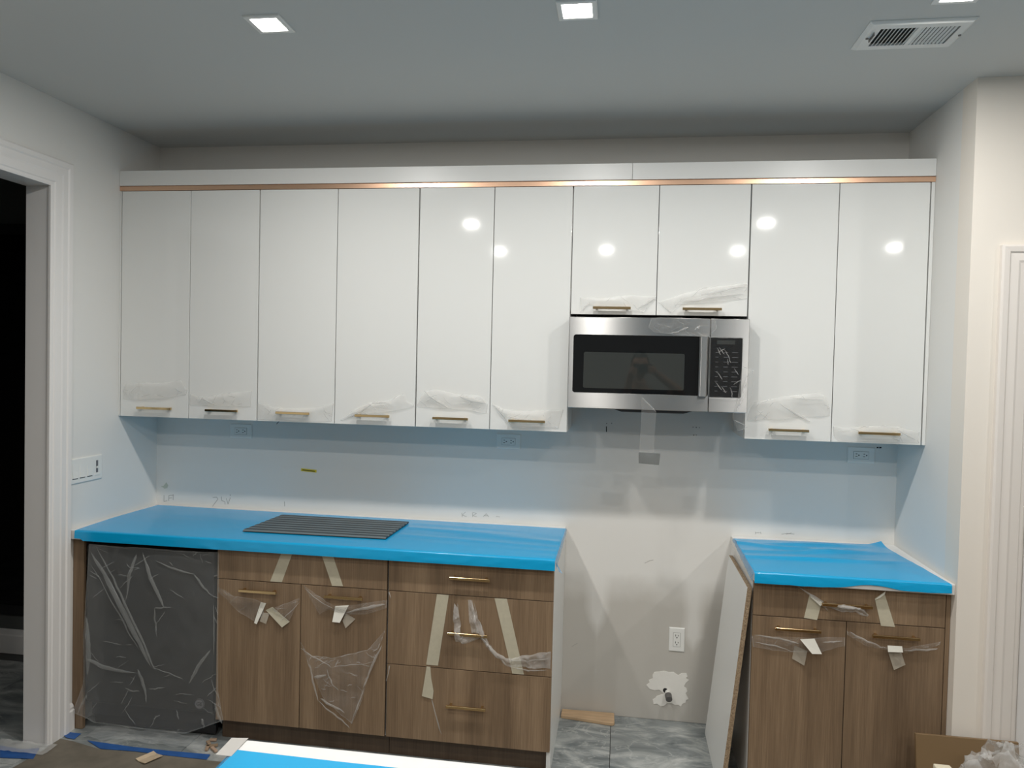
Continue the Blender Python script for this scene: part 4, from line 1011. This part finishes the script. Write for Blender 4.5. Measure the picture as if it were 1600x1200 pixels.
# ---------------------------------------------------------------- things standing and lying about
# white board leaning on the side of the right base unit
lp = thing('loose_panel', 'white chipboard panel leaning on the right base cabinet', 'board', (0.87, -0.33, 0))
bm = bmesh.new()
prof4 = [(0.822, 0.0), (0.8405, 0.0), (0.9225, 0.843), (0.9045, 0.8445)]
fs = prism(bm, prof4, 'y', -0.605, -0.095)
bm.faces.ensure_lookup_table()
for f in bm.faces:
    if f.normal.x < -0.9: f.material_index = 1
link('core', bm, [M['chip'], M['melamine']], lp)
# offcut of pine on the floor by the wall
wd = thing('wood_offcut', 'pale wooden offcut on the floor against the back wall', 'wood', (0.267, -0.06, 0))
bm = bmesh.new()
prism(bm, [(0.146, -0.012), (0.20, -0.010), (0.40, -0.006), (0.403, -0.100), (0.392, -0.112), (0.146, -0.080)], 'z', 0.0005, 0.016)
bmesh.ops.bevel(bm, geom=bm.edges[:], offset=0.002, segments=1, affect='EDGES'); link('plank', bm, M['ply'], wd)
# brown board leaning on the right base unit
bp_ = thing('brown_board', 'brown board leaning in front of the right base cabinet', 'board', (1.66, -0.70, 0))
bm = bmesh.new()
prism(bm, [(-0.752, 0.0), (-0.739, 0.0), (-0.6785, 0.360), (-0.6915, 0.362)], 'x', 1.512, 1.866)
bmesh.ops.bevel(bm, geom=bm.edges[:], offset=0.0012, segments=1, affect='EDGES'); link('sheet', bm, M['brown'], bp_)
# heap of crumpled clear plastic in front of it
bm = bmesh.new()
bmesh.ops.create_icosphere(bm, subdivisions=5, radius=1.0)
for v_ in bm.verts:
    p = v_.co.copy(); n_ = p.normalized()
    r_ = 0.86 + 0.12 * noise.noise(p * 1.7)
    for k, (f_, a_) in enumerate(((2.1, 0.16), (4.3, 0.10), (8.5, 0.05))):
        r_ += a_ * (0.5 - 1.6 * abs(noise.noise(p * f_ + Vector((k * 7.1, 2, 5)))))
    q = Vector((n_.x * 0.165 * r_, n_.y * 0.13 * r_, n_.z * 0.255 * r_))
    q.z = max(q.z, -0.214)
    v_.co = Vector((1.715, -0.905, 0.216)) + q
tag(link('plastic_heap', bm, M['film'], None), 'heap of crumpled clear plastic film in front of the brown board', 'plastic film')
hp = bpy.data.objects['plastic_heap']; hp.data.materials.append(M['fold'])
for i, p_ in enumerate(hp.data.polygons):
    p_.use_smooth = True
    if noise.noise(p_.center * 16) > -0.02: p_.material_index = 1
tag(boxobj('foam_block', 1.490, 1.545, -0.96, -0.90, 0.0005, 0.36, M['cream'], None, 0.006), 'cream foam block beside the crumpled plastic heap', 'foam')

# floor covering and rubbish at the left
def floor_patch(name, pts, mat, z0, z1, label, cat, group=None, wob=0.0):
    bm = bmesh.new(); prism(bm, pts, 'z', z0, z1)
    return tag(link(name, bm, mat), label, cat, group)
bm = bmesh.new()
edge = [(-2.036, -0.955), (-2.028, -0.885), (-2.018, -0.807), (-2.020, -0.700), (-1.946, -0.712), (-1.787, -0.750), (-1.631, -0.742), (-1.300, -0.745), (-0.70, -0.735), (0.0, -0.745), (0.70, -0.74), (1.45, -0.76), (1.50, -1.05), (3.3, -1.05), (3.3, -5.7), (-1.98, -5.7)]
prism(bm, edge, 'z', 0.0006, 0.0026)
tag(link('floor_paper', bm, M['paper']), 'brown protective paper spread over the floor', 'paper')
floor_patch('blue_tape', [(-2.226, -0.802), (-2.111, -0.813), (-2.046, -0.790), (-2.005, -0.871), (-2.146, -0.888)], M['bluetape'], 0.0030, 0.0036, 'blue tape across the doorway floor', 'tape')
floor_patch('blue_tape', [(-2.032, -0.67), (-2.022, -0.645), (-1.962, -0.646), (-1.957, -0.695), (-2.0, -0.69)], M['bluetape'], 0.0030, 0.0036, 'short blue tape at the foot of the door casing', 'tape')
floor_patch('blue_tape', [(-1.895, -0.694), (-1.671, -0.706), (-1.505, -0.707), (-1.307, -0.701), (-1.3, -0.741), (-1.475, -0.743), (-1.631, -0.737), (-1.791, -0.746)], M['bluetape'], 0.0030, 0.0036, 'long blue tape on the floor in front of the dishwasher', 'tape')
bm = bmesh.new(); pl = [(-2.228, -0.725), (-2.17, -0.758), (-2.062, -0.762), (-2.018, -0.690), (-1.948, -0.699), (-2.0, -0.76), (-2.103, -0.822), (-2.218, -0.801)]
G = []
for j in range(10):
    row = []
    for i in range(16):
        x = -2.25 + 0.27 * i / 15 - 0.0; y = -0.765 - 0.085 * j / 9
        row.append(bm.verts.new((x, y, 0.006 + 0.010 * max(0, ridged(x, y, 2.0, 14)))))
    G.append(row)
for j in range(9):
    for i in range(15): bm.faces.new((G[j][i], G[j + 1][i], G[j + 1][i + 1], G[j][i + 1]))
tag(link('plastic_sheet', bm, M['film_w'], None, True), 'thin clear plastic sheet on the doorway floor', 'plastic film')
bm = bmesh.new(); G = []
for j in range(14):
    row = []
    for i in range(40):
        x = -1.93 + 0.56 * i / 39; y = -0.578 - 0.10 * j / 13 + 0.012 * noise.noise(Vector((x * 6, 3, j * 0.1)))
        row.append(bm.verts.new((x, y, 0.002 + 0.016 * max(0, ridged(x, y, 6.0, 9)))))
    G.append(row)
for j in range(13):
    for i in range(39): bm.faces.new((G[j][i], G[j + 1][i], G[j + 1][i + 1], G[j][i + 1]))
tag(link('plastic_sheet', bm, M['bag'], None, True), 'dusty clear plastic sheet on the floor under the dishwasher', 'plastic film')
bm = bmesh.new(); c4 = [Vector(p) for p in ((-1.586, -0.801, 0), (-1.551, -0.732, 0), (-1.489, -0.762, 0), (-1.525, -0.83, 0))]
top, bot = [], []
for i in range(7):
    s = i / 6
    for q, lst in ((0, top), (1, bot)):
        pass
    a = c4[1].lerp(c4[2], s); b = c4[0].lerp(c4[3], s); h = 0.004 + 0.010 * abs(s - 0.35)
    top.append((bm.verts.new((a.x, a.y, h + 0.003)), bm.verts.new((b.x, b.y, h + 0.003)))); bot.append((bm.verts.new((a.x, a.y, h)), bm.verts.new((b.x, b.y, h))))
for i in range(6):
    bm.faces.new((top[i][0], top[i + 1][0], top[i + 1][1], top[i][1])); bm.faces.new((bot[i][0], bot[i][1], bot[i + 1][1], bot[i + 1][0]))
    for k in (0, 1): bm.faces.new((top[i][k], bot[i][k], bot[i + 1][k], top[i + 1][k]))
for i in (0, 6): bm.faces.new((top[i][0], top[i][1], bot[i][1], bot[i][0]))
bmesh.ops.recalc_face_normals(bm, faces=bm.faces)
tag(link('wood_scrap', bm, plain('veneer', (0.66, 0.52, 0.36), 0.7, var=0.1, scale=30)), 'curled tan scrap lying on the brown floor paper', 'scrap')
rnd = random.Random(11)
for k, (x, y, a, l) in enumerate(((-1.335, -0.642, 0.5, 0.05), (-1.362, -0.622, -0.8, 0.035), (-1.345, -0.66, 1.9, 0.04), (-1.357, -0.594, 0.2, 0.03), (-1.310, -0.668, 2.5, 0.045))):
    bm = bmesh.new(); box(bm, -l / 2, l / 2, -0.007, 0.007, 0, 0.009, 0.002)
    bmesh.ops.rotate(bm, verts=bm.verts, cent=(0, 0, 0.004), matrix=Matrix.Rotation(a, 3, 'Z'))
    bmesh.ops.translate(bm, verts=bm.verts, vec=(x, y, 0.0035 if y > -0.70 else 0.004))
    tag(link('wood_chip', bm, plain('chip_%d' % k, (0.30 + 0.05 * k, 0.21 + 0.035 * k, 0.13 + 0.03 * k), 0.8)), 'small broken wood chip on the floor by the dishwasher corner', 'scrap', 'wood chips by the dishwasher')

# ---------------------------------------------------------------- island in the foreground
isl = thing('kitchen_island', 'kitchen island with a white top at the bottom edge of view', 'island', (0.9, -2.7, 0))
boxobj('countertop', -0.360, 2.15, -3.12, -2.194, 0.874, ZT, M['quartz'], isl, 0.002)
boxobj('carcass', -0.32, 2.11, -3.08, -2.235, 0.1, 0.8735, M['wood'], isl)
boxobj('plinth', -0.29, 2.08, -3.02, -2.29, 0.0027, 0.1, M['kick'], isl)
bm = bmesh.new()
A = [(-0.356, -2.236), (-0.023, -2.237), (0.40, -2.245), (2.10, -2.25)]
nx = 60; G = []
for j in range(16):
    v_ = j / 15; row = []
    for i in range(nx):
        u = i / (nx - 1); x = -0.358 + 2.45 * u; y = -2.236 - 0.012 * min(1, u * 3) - 0.85 * v_
        row.append(bm.verts.new((x, y, ZT + 0.0012 + 0.003 * max(0, noise.noise(Vector((x * 7, y * 9, 4)))))))
    G.append(row)
for j in range(15):
    for i in range(nx - 1): bm.faces.new((G[j][i], G[j + 1][i], G[j + 1][i + 1], G[j][i + 1]))
prev = [G[j][0] for j in range(16)]
for k in range(1, 4):
    row = [bm.verts.new((v_.co.x - 0.010 * k, v_.co.y, ZT + 0.0012 - 0.0035 * k * k)) for v_ in [G[j][0] for j in range(16)]]
    for j in range(15):
        f = bm.faces.new((prev[j], row[j], row[j + 1], prev[j + 1])); f.material_index = 1
    prev = row
bmesh.ops.recalc_face_normals(bm, faces=bm.faces)
tag(link('protective_film', bm, [M['blue'], M['blue_thin']], None, True), 'blue protective film on the island in the foreground', 'plastic film')
bm = bmesh.new(); prism(bm, [(-0.392, -2.196), (-0.358, -2.190), (-0.356, -2.262), (-0.389, -2.262)], 'z', ZT + 0.0015, ZT + 0.0022)
tag(link('tape_strip', bm, plain('grey_white_tape', (0.50, 0.48, 0.45), 0.5)), 'pale strip of tape at the corner of the island top', 'tape')
# ---------------------------------------------------------------- the person taking the picture (seen mirrored in the microwave window)
def person():
    t = thing('person', 'person in a dark shirt holding up a phone, mirrored in the microwave window', 'person', (0.37, -4.0, 0.0026))
    V, E_, Rr = [], [], []
    def v(p, r, par=None):
        V.append(p); Rr.append(r)
        if par is not None: E_.append((par, len(V) - 1))
        return len(V) - 1
    pel = v((0.37, -4.0, 0.96), 0.135)
    wa = v((0.37, -4.0, 1.12), 0.125, pel); ch = v((0.37, -4.0, 1.32), 0.145, wa); up_ = v((0.37, -3.995, 1.45), 0.10, ch); nk = v((0.37, -3.985, 1.54), 0.055, up_); v((0.37, -3.975, 1.62), 0.055, nk)
    hands = []
    for s, el, ha in ((1, (0.745, -3.86, 1.475), (0.478, -3.715, 1.672)), (-1, (0.235, -3.82, 1.34), (0.290, -3.715, 1.655))):
        sh = v((0.37 + s * 0.175, -3.995, 1.445), 0.062, up_)
        e = v(el, 0.045, sh)
        mid_ = v(tuple((a + 2 * b) / 3 for a, b in zip(el, ha)), 0.036, e)
        w_ = v(ha, 0.026, mid_)
        pm = v((ha[0] - s * 0.012, ha[1] + 0.030, ha[2] + 0.022), 0.022, w_)
        for k, L in enumerate((0.9, 1.0, 0.95, 0.75)):      # fingers curl round the phone's back and over its far edge
            b0 = v((ha[0] - s * 0.012, ha[1] + 0.042, ha[2] + 0.036 - 0.018 * k), 0.0095, pm)
            b1 = v((ha[0] - s * (0.022 + 0.012 * L), ha[1] + 0.048 + 0.008 * L, ha[2] + 0.040 - 0.019 * k), 0.0088, b0)
            v((ha[0] - s * (0.036 + 0.018 * L), ha[1] + 0.050 + 0.004 * L, ha[2] + 0.041 - 0.019 * k), 0.0078, b1)
        th = v((ha[0] - s * 0.002, ha[1] + 0.012, ha[2] + 0.040), 0.011, w_)
        v((ha[0] - s * 0.030, ha[1] + 0.016, ha[2] + 0.052), 0.009, th)
    for s in (1, -1):
        hp_ = v((0.37 + s * 0.095, -4.0, 0.88), 0.095, pel); kn = v((0.37 + s * 0.11, -3.985, 0.50), 0.062, hp_)
        an = v((0.37 + s * 0.115, -4.02, 0.095), 0.042, kn); hl = v((0.37 + s * 0.118, -4.02, 0.050), 0.042, an); v((0.37 + s * 0.135, -3.85, 0.038), 0.036, hl)
    me = bpy.data.meshes.new('body'); me.from_pydata(V, E_, [])
    ob = bpy.data.objects.new('body', me); COL.objects.link(ob)
    sk = ob.modifiers.new('skin', 'SKIN'); sd = me.skin_vertices[0].data
    for i, r in enumerate(Rr): sd[i].radius = (r, r * (0.72 if i in (0, 1, 2, 3) else 1.0)); 
    sd[0].use_root = True
    ss = ob.modifiers.new('sub', 'SUBSURF'); ss.levels = 2; ss.render_levels = 2
    bpy.context.view_layer.update()
    m2 = bpy.data.meshes.new_from_object(ob.evaluated_get(bpy.context.evaluated_depsgraph_get()))
    bpy.data.objects.remove(ob)
    bm = bmesh.new(); bm.from_mesh(m2)
    # head with brow, nose, lips, chin and ears
    r = bmesh.ops.create_uvsphere(bm, u_segments=32, v_segments=24, radius=1.0)
    for w_ in r['verts']:
        p = w_.co.copy()
        x, y, z = p.x * 0.077, p.y * 0.098, p.z * 0.122
        if z < 0: x *= 1 - 0.32 * (-p.z) ** 1.5; y = y * (1 - 0.15 * (-p.z)) + 0.012 * (-p.z)
        fr = max(0.0, p.y) ** 3
        y += fr * (0.026 * math.exp(-((x / 0.014) ** 2 + ((z + 0.018) / 0.026) ** 2)) - 0.010 * (math.exp(-(((abs(x) - 0.032) / 0.015) ** 2 + ((z - 0.012) / 0.012) ** 2))) + 0.007 * math.exp(-((x / 0.026) ** 2 + ((z + 0.060) / 0.009) ** 2)) + 0.006 * math.exp(-((x / 0.02) ** 2 + ((z + 0.098) / 0.018) ** 2)))
        w_.co = (0.37 + x, -3.955 + y, 1.715 + z)
    for s in (1, -1):
        r = bmesh.ops.create_uvsphere(bm, u_segments=12, v_segments=8, radius=1.0)
        for w_ in r['verts']: w_.co = (0.37 + s * (0.079 + w_.co.x * 0.010), -3.965 + w_.co.y * 0.020, 1.712 + w_.co.z * 0.032)
    me = bpy.data.meshes.new('body'); bm.to_mesh(me); bm.free(); bpy.data.meshes.remove(m2)
    ob = bpy.data.objects.new('body', me); COL.objects.link(ob)
    rm_ = ob.modifiers.new('fuse', 'REMESH'); rm_.mode = 'VOXEL'; rm_.voxel_size = 0.0065
    bpy.context.view_layer.update()
    m3 = bpy.data.meshes.new_from_object(ob.evaluated_get(bpy.context.evaluated_depsgraph_get()))
    bpy.data.objects.remove(ob)
    bm = bmesh.new(); bm.from_mesh(m3); bpy.data.meshes.remove(m3)
    for f in bm.faces:
        c = f.calc_center_median(); f.smooth = True
        ax = abs(c.x - 0.37)
        if c.z > 1.50 and ax < 0.12: f.material_index = 0
        elif c.z < 0.10: f.material_index = 3
        elif c.z < 0.98 and ax < 0.25: f.material_index = 2
        elif ax < 0.255 and c.y < -3.90: f.material_index = 1
        elif ax < 0.33 and c.y < -3.93: f.material_index = 1
        else: f.material_index = 0
    link('body', bm, [M['skin'], M['shirt'], M['jeans'], M['black']], t)
    bm = bmesh.new(); bmesh.ops.create_uvsphere(bm, u_segments=32, v_segments=20, radius=1.0)
    dl = [w_ for w_ in bm.verts if w_.co.z < -0.25 or (w_.co.y > 0.35 and w_.co.z < 0.52)]
    bmesh.ops.delete(bm, geom=dl, context='VERTS')
    for w_ in bm.verts:
        k = 1.06 + 0.05 * noise.noise(w_.co * 6); w_.co = (0.37 + w_.co.x * 0.079 * k, -3.958 + w_.co.y * 0.100 * k, 1.718 + w_.co.z * 0.125 * k)
    link('hair', bm, M['hair'], t, True)
    for s in (1, -1):
        bm = bmesh.new(); bmesh.ops.create_uvsphere(bm, u_segments=12, v_segments=8, radius=0.011); bmesh.ops.translate(bm, verts=bm.verts, vec=(0.37 + s * 0.032, -3.878, 1.727)); link('eye', bm, M['black'], t, True)
    bm = bmesh.new(); box(bm, 0.303, 0.467, -3.676, -3.667, 1.655, 1.733, 0.003)
    tag(link('phone', bm, M['black']), 'dark phone held up sideways, mirrored in the microwave window', 'phone')
PX = 0.19
person()
for o in COL.objects:
    if o.get('category') in ('person', 'phone'): o.location.x += PX
